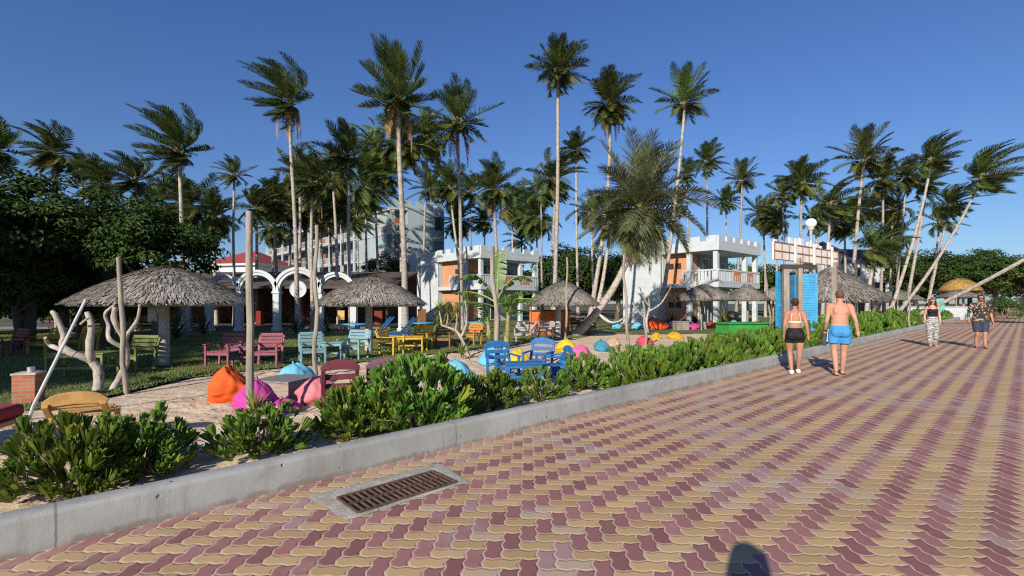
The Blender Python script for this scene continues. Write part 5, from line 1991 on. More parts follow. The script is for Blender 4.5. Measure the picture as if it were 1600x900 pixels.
lounger('navy blue lounger with raised back left of the middle parasol post', gy(586, 23.5), -60, P_['blue'])
lounger('navy blue lounger with raised back right of the middle parasol post', gy(622, 23), -62, P_['navy'])
for lb, px, Y in (('sky blue table top on a post left of the dragon tree', 660, 25), ('sky blue table top on a post seen past the banana plant', 748, 26), ('blue table top at the left of the navy loungers', 556, 23.5)):
    t = thing('pedestal_table', lb, 'table', gy(px, Y), 0, 'blue pedestal tables')
    mb = MB(); mb.tube([(0, 0, .70), (0, 0, .74)], .62, 20); mb.build('tabletop', P_['sky'], t, 30)
    mb = MB(); mb.tube([(0, 0, 0), (0, 0, .70)], .05, 8); mb.build('post', P_['sky'], t, True)
# yellow easel board in the restaurant yard
t = thing('menu_board', 'small yellow-orange board on an easel in front of the white columns', 'board', gy(533, 28.5))
mb = MB(); mb.box(-.2, .2, -.02, .02, .75, 1.3); mb.build('panel', paint('ochre', (.55, .33, .08)), t)
for s in (-1, 1):
    mb = MB(); mb.beam((s * .15, 0, .75), (s * .22, 0, 0), .03, .03, V((0, 1, 0))); mb.build('leg', DARKWOOD, t)

# ------------------------------------------------------------------ bean bags
CL = {k: cloth(k, c) for k, c in dict(orange=(.62, .09, .015), magenta=(.52, .05, .28), lblue=(.13, .43, .58), pink=(.58, .19, .22), coral=(.52, .06, .085), yellow=(.68, .46, .03), hotpink=(.62, .12, .26), teal=(.05, .22, .32), blue=(.03, .11, .33), navy=(.015, .05, .16), maroon=(.15, .02, .06), rose=(.60, .22, .30), mustard=(.50, .29, .02), tan=(.42, .30, .18), clay=(.45, .15, .06), brightblue=(.02, .17, .48)).items()}


def bag_mesh(seed, squat=1.0, peak=.28):
    """slumped teardrop sack with gathered top, wrinkles and panel seams"""
    rg = random.Random(seed)
    mb = MB()
    nu, nv = 56, 30
    vs = []
    ox, oy = rg.uniform(-.16, .16), rg.uniform(-.1, .1)
    for j in range(nv + 1):
        s = j / nv
        # profile: flat foot, belly, narrowing to a gathered tip
        r_ = .50 * (math.sin(PI * min(1, .20 + .80 * s)) ** .5) * (1 - .10 * s) if s < .97 else .09
        z = .60 * s ** 1.12
        if s > .70: z += (s - .7) * peak
        for i in range(nu):
            a = 2 * PI * i / nu
            seam = 1 - .025 * max(0, math.cos(a * 6)) ** 12
            d = V((math.cos(a), math.sin(a), s * 2))
            w = 1 + .26 * noise.noise(d * 1.1 + V((seed * 5, 0, 0))) + .13 * noise.noise(d * 2.6 + V((0, seed, 0)))
            crease = .07 * abs(noise.noise(V((math.cos(a) * 3.2, math.sin(a) * 3.2, s * 2.4 + seed)))) + .03 * math.sin(a * 9 + 3 * noise.noise(d * 2)) * max(0, s - .55) * 1.6
            k = r_ * (w * seam - crease)
            sl = s ** 2
            zz = max(0, z * squat * (1 + .22 * noise.noise(d * .9 + V((0, 0, seed * 2)))))
            vs.append((math.cos(a) * k + ox * sl, math.sin(a) * k * .94 + oy * sl, zz))
    fs = [(j * nu + i, j * nu + (i + 1) % nu, (j + 1) * nu + (i + 1) % nu, (j + 1) * nu + i) for j in range(nv) for i in range(nu)]
    fs.append(tuple(range(nu - 1, -1, -1)))
    fs.append(tuple(range(nv * nu, (nv + 1) * nu)))
    mb.add(vs, fs)
    tip = V((ox, oy, .60 * squat + .3 * peak * squat))
    lp = MB()
    lp.tube([tip + V((-.06, 0, -.02)), tip + V((-.05, .01, .06)), tip + V((.03, .0, .08)), tip + V((.06, .0, -.02))], .014, 6)
    return mb.mesh('sack', CL['orange'], 'all'), lp.mesh('loop', CL['orange'], True)


BAGS = [bag_mesh(1, 1.0, .35), bag_mesh(2, .9, .05), bag_mesh(3, .8, .0), bag_mesh(6, 1.05, .2)]


def bag(label, px, pb, wpx, color, kind=0, rot=0, hk=1.0, tilt=0, z=ZG):
    q = G(px, pb, z)
    w = wpx * q.y / F
    t = thing('bean_bag', label, 'bean bag', (q.x, q.y + w * .3, z - .015), R(rot), 'bean bags on the sand')
    for nm, me in zip(('sack', 'loop'), BAGS[kind]):
        o = link(nm, me, t)
        o.scale = (w, w, w * hk)
        o.rotation_euler = (R(tilt), 0, 0)
        set_mat(o, CL[color])


bag('bright orange peaked bean bag left of the magenta one', 350, 629, 72, 'orange', 0, 20, 1.0)
bag('large magenta bean bag behind the thick bare pole', 388, 646, 74, 'magenta', 3, 80, .95)
bag('flat magenta bean bag slumped against the grey low table', 436, 645, 56, 'magenta', 2, 30, .75)
bag('light blue bean bag behind the grey low table', 458, 606, 66, 'lblue', 1, 130, .95)
bag('salmon pink bean bag behind the maroon chair', 494, 631, 76, 'pink', 1, 200, .9)
bag('coral red bean bag peeking over the biggest shrub', 682, 592, 62, 'coral', 1, 60, .95)
bag('light blue bean bag beside the coral one, behind the shrubs', 715, 600, 60, 'lblue', 1, 150, 1.05)
bag('light blue bean bag just left of the slim leaning pole', 769, 571, 46, 'lblue', 1, 10, 1.1)
bag('yellow bean bag between the two blue chairs', 811, 574, 44, 'yellow', 1, 90, 1.05)
bag('yellow bean bag standing tall with a pointed top behind the pink one', 888, 551, 40, 'yellow', 3, 200, .75)
bag('hot pink bean bag at the start of the long hedge', 905, 562, 40, 'hotpink', 1, 300, 1.0)
bag('bright blue bean bag right of the blue chairs', 882, 586, 42, 'brightblue', 1, 40, 1.0)
bag('steel blue bean bag behind the long hedge, right of the pink one', 942, 549, 30, 'teal', 1, 70, 1.0)
for k, (lb, px, pb, w, c) in enumerate([
        ('light blue round bean bag leftmost in the far row', 964, 514, 16, 'lblue'), ('light blue bean bag in the far row, wide and flat', 998, 515, 20, 'lblue'),
        ('teal bean bag touching the wide light blue one in the far row', 1011, 514, 14, 'teal'), ('orange flat bean bag in front of the far row', 1031, 515, 27, 'orange'),
        ('dusty pink bean bag behind the orange flat one', 1018, 507, 16, 'coral'), ('blue bean bag behind the orange flat one', 1034, 508, 17, 'blue'),
        ('navy bean bag in the middle of the far row', 1046, 509, 16, 'navy'), ('pale pink peaked bean bag left of the wooden box', 1054, 513, 18, 'rose'),
        ('orange-red bean bag at the back of the far row', 1062, 504, 17, 'orange'), ('navy bean bag behind the wooden box', 1070, 509, 14, 'navy'),
        ('magenta bean bag right of the wooden box in the far row', 1085, 515, 21, 'magenta'), ('little yellow bean bag behind the magenta one', 1083, 503, 9, 'yellow'),
        ('orange bean bag by the foot of the leaning pole', 1095, 504, 12, 'orange'), ('pale pink bean bag right of the leaning pole', 1109, 503, 13, 'rose'),
        ('maroon bean bag right of the leaning pole', 1115, 509, 15, 'maroon'), ('clay orange bean bag in front of the maroon one', 1117, 514, 14, 'clay'),
        ('dark maroon bean bag behind the green platform', 1144, 504, 13, 'maroon'), ('light blue bean bag behind the green platform', 1149, 508, 13, 'lblue'),
        ('clay brown bean bag at the right, under the small parasol', 1186, 507, 13, 'clay'),
        ('coral red bean bag just over the long hedge', 1010, 540, 24, 'coral'), ('tan bean bag at the left end over the long hedge', 958, 541, 22, 'tan'),
        ('mustard yellow bean bag over the long hedge, left of two', 1026, 530, 17, 'mustard'), ('mustard yellow bean bag over the long hedge, right of two', 1058, 530, 24, 'mustard'),
        ('light blue cushion-like bean bag by the green platform', 1132, 523, 14, 'lblue')]):
    bag(lb, px, pb, w * 1.12, c, k % 4, k * 47, .85 if w > 18 else .95)

# grey low table among the nearest bean bags, wooden box in the far row
q = G(432, 622)
t = thing('low_table', 'grey square low table between the magenta and light blue bean bags', 'table', q + V((.05, .3, 0)), R(-18))
GREYT = mat('grey_boards', (.20, .19, .18), .75, .25, 6, .2, stretch=(1, 4, 1))
mb = MB()
for k in range(5): mb.box(-.42 + k * .17, -.255 + k * .17, -.42, .42, .30, .335)
mb.build('tabletop', GREYT, t, bevel=.004)
mb = MB(); mb.box(-.40, .41, -.40, .40, .0, .299); mb.build('box', mat('taupe_boards', (.27, .225, .18), .8, .2, 6, .2, stretch=(1, 1, 6)), t)
q = G(1064, 516)
t = thing('wooden_crate', 'pale wooden box table between the pink and magenta bean bags in the far row', 'crate', q, R(10))
mb = MB()
for k in range(4): mb.box(-.42, .42, -.3, .3, .02 + k * .13, .14 + k * .13)
mb.build('slats', WOODPOLE, t, bevel=.006)
mb = MB(); mb.box(-.46, .46, -.34, .34, .541, .58); mb.build('lid', WOODPOLE, t, bevel=.006)
# ------------------------------------------------------------------ people: lofted limbs fused into one skin
def fuse(mb, name, m, voxel=.008, it=3, parent=None):
    me = bpy.data.meshes.new('tmp')
    me.from_pydata(mb.v, [], mb.f)
    o = bpy.data.objects.new('tmp', me)
    COL.objects.link(o)
    r_ = o.modifiers.new('r', 'REMESH')
    r_.mode, r_.voxel_size, r_.use_smooth_shade = 'VOXEL', voxel, True
    s = o.modifiers.new('s', 'SMOOTH')
    s.factor, s.iterations = .5, it
    dg = bpy.context.evaluated_depsgraph_get()
    out = bpy.data.meshes.new_from_object(o.evaluated_get(dg))
    bpy.data.objects.remove(o)
    bpy.data.meshes.remove(me)
    out.name = name
    out.materials.clear()
    out.materials.append(m)
    out.polygons.foreach_set('use_smooth', [True] * len(out.polygons))
    return link(name, out, parent)


def limb(mb, pts, rad, n=14, sub=4):
    """smooth tapering tube through joints"""
    P_ = [V(p) for p in pts]
    pp, rr_ = [], []
    k = len(P_)
    for i in range(k - 1):
        a, b, c, d = P_[max(0, i - 1)], P_[i], P_[i + 1], P_[min(k - 1, i + 2)]
        for j in range(sub):
            f = j / sub
            pp.append(.5 * ((2 * b) + (c - a) * f + (2 * a - 5 * b + 4 * c - d) * f * f + (3 * b - a - 3 * c + d) * f ** 3))
            rr_.append(rad[i] + (rad[i + 1] - rad[i]) * (f * f * (3 - 2 * f)))
    pp.append(P_[-1]); rr_.append(rad[-1])
    mb.tube(pp, rr_, n)


def hand(mb, wrist, d, palm_n, side, k=1.0):
    """palm, four curled fingers and a thumb; d points down the hand, side towards the thumb"""
    d, palm_n, side = V(d).normalized(), V(palm_n).normalized(), V(side).normalized()
    c = V(wrist)
    limb(mb, [c, c + d * .04 * k, c + d * .085 * k], [.026 * k, .034 * k, .030 * k], 10, 3)
    for s in (-.6, .6):
        limb(mb, [c + side * .016 * s * k + d * .02 * k, c + side * .026 * s * k + d * .085 * k], [.02 * k, .017 * k], 8, 2)
    for i, (o, ln) in enumerate(((.030, .070), (.010, .080), (-.010, .074), (-.029, .058))):
        b = c + side * o * k + d * .08 * k
        m_ = b + d * ln * .5 * k + palm_n * .008 * k
        e = b + d * ln * .92 * k + palm_n * (.030 + .004 * i) * k
        limb(mb, [b, m_, e], [.0105 * k, .0095 * k, .008 * k], 8, 3)
    b = c + side * .026 * k + d * .028 * k
    limb(mb, [b, b + side * .026 * k + d * .022 * k + palm_n * .012 * k, b + side * .030 * k + d * .058 * k + palm_n * .022 * k], [.014 * k, .012 * k, .009 * k], 8, 3)


def figure(name, label, loc, rot, skin, height=1.75, female=False, bulk=1.0, legs=None, arms=None, head_turn=0.0):
    """standing/walking body facing local +Y. legs: per side (knee fwd, foot fwd, foot lift); arms: per side (elbow, wrist)"""
    k = height / 1.75
    t = thing(name, label, 'person', loc, R(rot), None, k)
    mb = MB()
    w, hp_ = (.90, 1.04) if female else (1.0, .96)
    b = bulk
    tors = [(0, .0, .80, .13 * hp_ * b, .105 * b), (0, -.012, .88, .178 * hp_ * b, .130 * b), (0, -.01, .96, .168 * hp_ * b, .122 * b), (0, 0, 1.06, .140 * b * (.92 if female else 1.06), .104 * b),
            (0, .0, 1.16, .143 * w * b, .108 * b), (0, .005, 1.28, .166 * w * b, .118 * b), (0, 0, 1.38, .178 * w * b, .110 * b), (0, -.01, 1.435, .150 * w * b, .088 * b), (0, -.012, 1.475, .082, .064), (0, -.01, 1.50, .055, .055)]
    mb.rings(tors, 24)
    limb(mb, [(0, -.015, 1.44), (0, -.005, 1.51), (0, .01, 1.58)], [.066 * (.88 if female else 1.05), .054 * (.88 if female else 1.05), .055], 14)
    if female:
        for s in (-1, 1): mb.ball((s * .075, .095 * b, 1.275), .062, .055, .058)
    else:
        for s in (-1, 1): mb.ball((s * .075, .082 * b, 1.31), .075, .04, .055)
    if not female:
        for s in (-1, 1): mb.ball((s * .078, -.088 * b, 1.325), .055, .032, .085)
        for s in (-1, 1): mb.ball((s * .042, -.075 * b, 1.13), .034, .032, .15)
    for s in (-1, 1):   # seat
        mb.ball((s * .078 * hp_ * b, -.085 * b, .885), .088 * b, .07 * b, .095)
    # head: skull, jaw, nose, brow, ears
    ht = Matrix.Translation(V((0, .01, 1.60))) @ Matrix.Rotation(R(head_turn), 4, 'Z')

    def hb(c, *r_):
        n0 = len(mb.v)
        mb.ball(c, *r_)
        for i in range(n0, len(mb.v)): mb.v[i] = tuple(ht @ V(mb.v[i]))
    hb((0, -.005, .055), .074, .094, .090)
    hb((0, .022, .005), .058, .070, .075)
    hb((0, .055, -.045), .035, .034, .028)
    hb((0, .098, .018), .013, .020, .024)
    hb((0, .086, .055), .050, .016, .012)
    hb((0, .092, -.022), .024, .012, .008)
    hb((0, .090, -.036), .022, .012, .008)
    for s in (-1, 1): hb((s * .076, -.005, .022), .010, .020, .032)
    legs = legs or {-1: (0, 0, 0), 1: (0, 0, 0)}
    arms = arms or {}
    J = {}
    for s in (-1, 1):
        kf, ff, lift = legs[s]
        hip = V((s * .088 * hp_ * b, -.005, .88))
        knee = V((s * .092 * hp_, .01 + kf, .48 + .3 * abs(kf) * .2 + lift * .5))
        ank = V((s * .085, -.02 + ff, .085 + lift))
        th = 1.08 * b if female else b
        limb(mb, [hip, hip.lerp(knee, .4) + V((s * .008, .008, 0)), knee, knee.lerp(ank, .3) + V((0, -.018, 0)), ank], [.094 * th, .082 * th, .055, .056, .036], 16, 5)
        toe_dz = -.055 - lift * .35
        heel = ank + V((0, -.045, -.045))
        limb(mb, [heel, ank + V((0, .04, -.045)), ank + V((s * .012, .12, toe_dz)), ank + V((s * .014, .175, toe_dz - .006))], [.033, .037, .036, .022], 12, 4)
        sh = V((s * .172 * w * b, -.008, 1.405))
        el, wr = arms.get(s, (V((s * .245, -.02, 1.12)), V((s * .265, .06, .88))))
        el, wr = V(el), V(wr)
        limb(mb, [V((s * .10 * w, -.01, 1.41)), sh, sh.lerp(el, .5), el, el.lerp(wr, .35), wr], [.055, .060 * b, .046 * b, .037, .038, .025], 14, 5)
        d = (wr - el).normalized()
        inward = V((-s, 0, 0))
        pn = (inward - d * d.dot(inward)).normalized()
        hand(mb, wr, d, pn, V((0, 1, 0)) - d * d.y, 1.0 if not female else .92)
        J[s] = dict(hip=hip, knee=knee, ank=ank, sh=sh, el=el, wr=wr)
    body = fuse(mb, 'body', skin, .0075, 3, t)
    return t, J, ht, tors


def skin(name, c):
    if name in MATS: return MATS[name]
    m, h, bs, out = new_mat(name)
    tc = h.n('ShaderNodeTexCoord').outputs['Object']
    col = h.mix(h.ramp(h.noise(tc, 4, 5, .65), .3, .7), C4((c[0] * .88, c[1] * .86, c[2] * .86)), C4((c[0] * 1.08, c[1] * 1.03, c[2] * 1.02)))
    sz = h.n('ShaderNodeSeparateXYZ')
    h.put(sz.inputs[0], tc)
    tan = h.ramp(h.m('ADD', sz.outputs[2], h.m('MULTIPLY', h.noise(tc, 6, 3), .15)), 1.28, 1.52)   # sunburnt shoulders and neck
    col = h.mix(h.m('MULTIPLY', tan, .45), col, C4((c[0] * .98, c[1] * .70, c[2] * .66)))
    h.put(bs.inputs['Base Color'], col)
    bs.inputs['Roughness'].default_value = .6
    bs.inputs['Specular IOR Level'].default_value = .3
    bs.inputs['Subsurface Weight'].default_value = .08
    bs.inputs['Subsurface Radius'].default_value = (.01, .004, .002)
    MATS[name] = m
    return m


def torso_cloth(name, m, tors, z0, z1, grow, t, legs=None, sleeves=None, voxel=.009, extra=None, it=3):
    mb = MB()
    rs = []
    zs = sorted(set([z0, z1] + [r_[2] for r_ in tors if z0 < r_[2] < z1]))
    for z in zs:
        for a, b in zip(tors, tors[1:]):
            if a[2] <= z <= b[2]:
                f = (z - a[2]) / (b[2] - a[2])
                rs.append((0, a[1] + (b[1] - a[1]) * f, z, a[3] + (b[3] - a[3]) * f + grow, a[4] + (b[4] - a[4]) * f + grow))
                break
    mb.rings(rs, 26)
    if extra: extra(mb)
    for pts, rad in (legs or []) + (sleeves or []):
        limb(mb, pts, rad, 16, 5)
    return fuse(mb, name, m, voxel, it, t)


def band(mb, tors, z, hgt, grow, n=40):
    """a thin strap lying round the torso at height z"""
    for a, b in zip(tors, tors[1:]):
        if a[2] <= z <= b[2]:
            f = (z - a[2]) / (b[2] - a[2])
            rx, ry, cy = a[3] + (b[3] - a[3]) * f + grow, a[4] + (b[4] - a[4]) * f + grow, a[1] + (b[1] - a[1]) * f
    vs = []
    for i in range(n):
        an = 2 * PI * i / n
        for dz, g in ((-hgt / 2, 0), (-hgt / 2, .006), (hgt / 2, .006), (hgt / 2, 0)):
            vs.append((math.cos(an) * (rx + g), cy + math.sin(an) * (ry + g), z + dz))
    mb.add(vs, [(i * 4 + j, ((i + 1) % n) * 4 + j, ((i + 1) % n) * 4 + (j + 1) % 4, i * 4 + (j + 1) % 4) for i in range(n) for j in range(4)])


def shoe(mb, ank, s, lift=0, g=.010, low=True):
    limb(mb, [ank + V((0, -.05, -.042)), ank + V((0, .04, -.040)), ank + V((s * .012, .12, -.052 - lift * .35)), ank + V((s * .014, .18, -.058 - lift * .35))], [.036 + g, .040 + g, .037 + g, .026 + g], 12, 4)


def sole(mb, ank, s, lift=0):
    z0 = -.092
    o = []
    for (x, y) in ((-.03, -.085), (.03, -.085), (.042, .05), (.05, .15), (.02, .205), (-.03, .19), (-.042, .06)):
        o.append((ank.x + x + s * .008, ank.y + y, ank.z + z0 + .014 - lift * .35 * (y + .085) / .3 + .001))
    n = len(o)
    vs = o + [(p[0], p[1], p[2] + .016) for p in o]
    mb.add(vs, [tuple(range(n - 1, -1, -1)), tuple(range(n, 2 * n))] + [(i, (i + 1) % n, n + (i + 1) % n, n + i) for i in range(n)])


def hair_cap(mb, ht, rx, ry, rz, c=(0, -.012, .062), cut=-.2):
    n0 = len(mb.v)
    mb.ball(c, rx, ry, rz, 20, 14)
    for i in range(n0, len(mb.v)):
        p = V(mb.v[i])
        if p.y > .045 and p.z < c[2] + .035: p.y = .045 + (p.y - .045) * .05   # hairline over the brow
        mb.v[i] = tuple(ht @ p)


SK1, SK2, SK3, SK4 = skin('skin_tan', (.38, .20, .125)), skin('skin_sunburnt', (.45, .255, .175)), skin('skin_fair', (.50, .33, .25)), skin('skin_ruddy', (.40, .20, .135))
BLACKC, WHITEC = cloth('black', (.012, .012, .014)), cloth('white', (.70, .69, .66))
HAIRB = strand_mat('brown_hair', (.035, .02, .012), (.10, .055, .03), .5)
HAIRR = strand_mat('auburn_hair', (.07, .022, .012), (.20, .07, .035), .5)
HAIRD = mat('dark_hair', (.018, .013, .011), .6, .3, 30, .4, 90)
STUBBLE = mat('cropped_hair', (.10, .065, .05), .8, .2, 40, .2, 120)

# --- woman walking away, black shorts, cream bra top
q = G(1242, 583, 0)
t, J, ht, tors = figure('person', 'woman walking away in a cream bra top and tight black shorts', q, -22, SK1, 1.62, True, 1.05,
                        {-1: (.05, -.10, .0), 1: (-.02, .14, .0)}, {-1: ((-.218, -.06, 1.13), (-.222, .03, .90)), 1: ((.228, -.08, 1.13), (.258, -.06, .885))})
torso_cloth('shorts', BLACKC, tors, .81, 1.065, .010, t, [([J[s]['hip'] + V((0, 0, .02)), J[s]['hip'].lerp(J[s]['knee'], .40)], [.112, .104]) for s in (-1, 1)],
            extra=lambda mb: [mb.ball((s * .084, -.094, .885), .106, .092, .112) for s in (-1, 1)])
mb = MB()
band(mb, tors, 1.205, .036, .002)
for s in (-1, 1):
    mb.tube([(s * .095, -.116, 1.21), (s * .088, -.128, 1.30), (s * .078, -.112, 1.40), (s * .074, -.03, 1.452), (s * .075, .07, 1.40), (s * .075, .128, 1.30)], .007, 6)
    mb.ball((s * .075, .100, 1.272), .068, .058, .062)
mb.build('bra_top', cloth('cream', (.66, .58, .46)), t, True)
mb = MB()
hair_cap(mb, ht, .086, .104, .100)
mb.ball(ht @ V((0, -.105, .075)), .048, .045, .046)
rg = random.Random(6)
for k in range(260):
    a, e = rg.uniform(0, 2 * PI), rg.uniform(-.1, 1.4)
    p = V((math.cos(a) * math.cos(e) * .087, -.012 + math.sin(a) * math.cos(e) * .105, .062 + math.sin(e) * .101))
    if p.y > .05 and p.z < .10: continue
    e_ = V((p.x * .5, -.10, .075)).lerp(p, .55)
    mb.tube([ht @ p, ht @ (p.lerp(e_, .5) * 1.04), ht @ e_], [.004, .005, .003], 4)
for k in range(60):
    d = V((rg.gauss(0, 1), rg.gauss(0, 1), rg.gauss(0, 1))).normalized()
    c0 = V((0, -.105, .075)) + d * .044
    mb.tube([ht @ c0, ht @ (c0 + d.cross(V((.2, 1, .1))) * .05)], [.005, .004], 4)
mb.build('hair', HAIRB, t, True)
for s in (-1, 1):
    mb = MB()
    shoe(mb, J[s]['ank'], s)
    sole(mb, J[s]['ank'], s)
    fuse(mb, 'sneaker', WHITEC, .008, 2, t)

# --- shirtless man walking away, blue shorts
q = G(1312, 586, 0)
t, J, ht, tors = figure('person', 'shirtless sunburnt man walking away in bright blue shorts and flip-flops', q, -20, SK2, 1.80, False, 1.06,
                        {-1: (.02, -.08, .0), 1: (.06, .17, .0)}, {-1: ((-.238, -.05, 1.12), (-.235, .09, .90)), 1: ((.255, -.08, 1.13), (.295, -.06, .90))})
BLUES = cloth('blue_shorts', (.045, .24, .52))
torso_cloth('shorts', BLUES, tors, .80, 1.02, .016, t, [([J[s]['hip'] + V((0, 0, .04)), J[s]['hip'].lerp(J[s]['knee'], .25) + V((s * .012, 0, 0)), J[s]['hip'].lerp(J[s]['knee'], .56) + V((s * .016, -.005, 0))], [.118, .118, .112]) for s in (-1, 1)],
            extra=lambda mb: [mb.ball((s * .08, -.09, .885), .10, .078, .11) for s in (-1, 1)], it=5)
mb = MB()
p0 = J[-1]['hip']
mb.tube([p0 + V((-.112, 0, .06)), p0 + V((-.125, 0, -.06)), p0.lerp(J[-1]['knee'], .5) + V((-.135, -.003, 0))], .009, 6, True)
mb.build('side_stripe', WHITEC, t, True)
mb = MB()
hair_cap(mb, ht, .0775, .0985, .0945, (0, -.008, .060))
mb.build('hair', STUBBLE, t, 'all')
for s in (-1, 1):
    mb = MB(); sole(mb, J[s]['ank'], s)
    mb.tube([J[s]['ank'] + V((s * .05, .05, -.07)), J[s]['ank'] + V((s * .014, .14, -.025)), J[s]['ank'] + V((-s * .035, .06, -.07))], .007, 6)
    mb.build('flip_flop', cloth('dark_rubber', (.05, .035, .03)), t)
mb = MB(); w_ = J[-1]['wr']; d = (w_ - J[-1]['el']).normalized()
mb.tube([w_ - d * .035, w_ - d * .010], .034, 14); mb.build('wristwatch', BLACKC, t, True)
tp = t
# grey shirt bundled in his left hand
hw_ = Matrix.Rotation(R(-20), 4, 'Z') @ (J[-1]['wr'] * (1.80 / 1.75)) + q
t = thing('bundled_shirt', 'dark grey garment held in the left hand of the shirtless man', 'garment', hw_ + V((0, 0.02, -.10)), R(-20))
mb = MB(); rg = random.Random(3); vs = []
for j in range(9):
    for i in range(14):
        a = 2 * PI * i / 14
        r_ = (.018 + .045 * math.sin(PI * min(1, .1 + j / 9))) * (1 + .3 * math.sin(a * 3 + j * .6))
        vs.append((math.cos(a) * r_, math.sin(a) * r_ * .8, .04 - .27 * j / 8))
mb.add(vs, [(j * 14 + i, j * 14 + (i + 1) % 14, (j + 1) * 14 + (i + 1) % 14, (j + 1) * 14 + i) for j in range(8) for i in range(14)] + [tuple(range(14)), tuple(range(125, 111, -1))])
mb.build('cloth', cloth('slate', (.055, .06, .075)), t, 'all')

# --- woman walking towards the camera
q = G(1457, 541, 0)


def zebra():
    m, h, bs, out = new_mat('black_white_print')
    tc = h.n('ShaderNodeTexCoord').outputs['Object']
    wv = h.n('ShaderNodeTexWave', wave_type='BANDS', bands_direction='Z')
    h.put(wv.inputs['Vector'], tc)
    wv.inputs['Scale'].default_value, wv.inputs['Distortion'].default_value, wv.inputs['Detail'].default_value, wv.inputs['Detail Scale'].default_value = 6.5, 7.0, 2.0, 2.2
    h.put(bs.inputs['Base Color'], h.mix(h.ramp(wv.outputs['Fac'], .42, .58), C4((.025, .025, .03)), C4((.52, .51, .50))))
    bs.inputs['Roughness'].default_value = .8
    return m


t, J, ht, tors = figure('person', 'woman walking this way in sunglasses, black top and black-and-white trousers', q, 150, SK3, 1.68, True, .98,
                        {-1: (.0, -.07, .0), 1: (.07, .12, .0)}, {-1: ((-.208, -.07, 1.13), (-.222, -.01, .90)), 1: ((.213, -.05, 1.13), (.232, .08, .92))})
torso_cloth('tank_top', BLACKC, tors, 1.02, 1.36, .010, t, extra=lambda mb: [mb.ball((s * .075, .098, 1.275), .068, .060, .064) for s in (-1, 1)])
mb = MB()
for s in (-1, 1):
    mb.tube([(s * .085, .112, 1.34), (s * .082, .07, 1.42), (s * .08, -.02, 1.455), (s * .085, -.10, 1.38), (s * .085, -.11, 1.34)], .011, 7)
mb.build('straps', BLACKC, t, True)
ZB = zebra()
torso_cloth('trousers', ZB, tors, .80, 1.05, .012, t, [([J[s]['hip'] + V((0, 0, .03)), J[s]['hip'].lerp(J[s]['knee'], .5), J[s]['knee'], J[s]['knee'].lerp(J[s]['ank'], .6), J[s]['ank'] + V((0, 0, .03))], [.112, .105, .088, .086, .080]) for s in (-1, 1)],
            extra=lambda mb: [mb.ball((s * .082, -.088, .885), .095, .076, .10) for s in (-1, 1)], it=4)
mb = MB()
band(mb, tors, 1.055, .05, .013)
mb.build('waistband', cloth('pale_grey', (.42, .43, .45)), t, True)
mb = MB()
hair_cap(mb, ht, .088, .106, .102)
rg = random.Random(9)
for k in range(240):
    a = rg.uniform(PI * .86, PI * 2.14)
    p = V((math.cos(a) * .086, -.012 + math.sin(a) * .10, rg.uniform(.02, .13)))
    ln = rg.uniform(.22, .36)
    P2 = []
    for j in range(8):
        s = j / 7
        P2.append(ht @ (p + V((math.cos(a) * .05 * s + .014 * math.sin(j * 2.1 + k), math.sin(a) * .03 * s + .014 * math.cos(j * 2.3 + k * .7), -ln * s))))
    mb.tube(P2, [.009] * 6 + [.007, .003], 5)
mb.build('hair', HAIRR, t, True)


def shades(t, ht):
    o = MB()
    for s in (-1, 1):
        n0 = len(o.v)
        o.ball((s * .034, .104, .034), .030, .010, .022, 14, 8)
        o.tube([(s * .062, .10, .040), (s * .078, .05, .040), (s * .082, -.01, .036)], .004, 5)
        for i in range(n0, len(o.v)): o.v[i] = tuple(ht @ V(o.v[i]))
    o.tube([ht @ V((-.012, .112, .04)), ht @ V((.012, .112, .04))], .004, 5)
    o.build('sunglasses', mat('shades', (.01, .01, .012), .15, .1, 3, 0, spec=.6), t, True)


def lips(t, ht):
    o = MB()
    o.tube([ht @ V((-.022, .098, -.028)), ht @ V((0, .105, -.030)), ht @ V((.022, .098, -.028))], [.003, .006, .003], 6)
    o.build('lips', mat('lip', (.36, .12, .10), .5, .1, 5, 0), t, True)


shades(t, ht); lips(t, ht)
for s in (-1, 1):
    mb = MB(); sole(mb, J[s]['ank'], s)
    mb.tube([J[s]['ank'] + V((s * .05, .07, -.07)), J[s]['ank'] + V((s * .012, .12, -.020)), J[s]['ank'] + V((-s * .035, .08, -.07))], .009, 6)
    mb.build('sandal', mat('tan_leather', (.30, .17, .09), .6, .2), t)

# --- man walking towards the camera, patterned shirt
q = G(1532, 544, 0)


def flower():
    m, h, bs, out = new_mat('leaf_print')
    tc = h.n('ShaderNodeTexCoord').outputs['Object']
    vo = h.n('ShaderNodeTexVoronoi')
    h.put(vo.inputs['Vector'], tc)
    vo.inputs['Scale'].default_value = 15
    f = h.m('ADD', vo.outputs['Distance'], h.m('MULTIPLY', h.noise(tc, 34, 2), .35))
    col = h.mix(h.ramp(f, .50, .60), h.mix(h.ramp(h.noise(tc, 7, 2), .4, .6), C4((.48, .36, .22)), C4((.30, .13, .07))), C4((.022, .018, .02)))
    h.put(bs.inputs['Base Color'], col)
    bs.inputs['Roughness'].default_value = .8
    return m


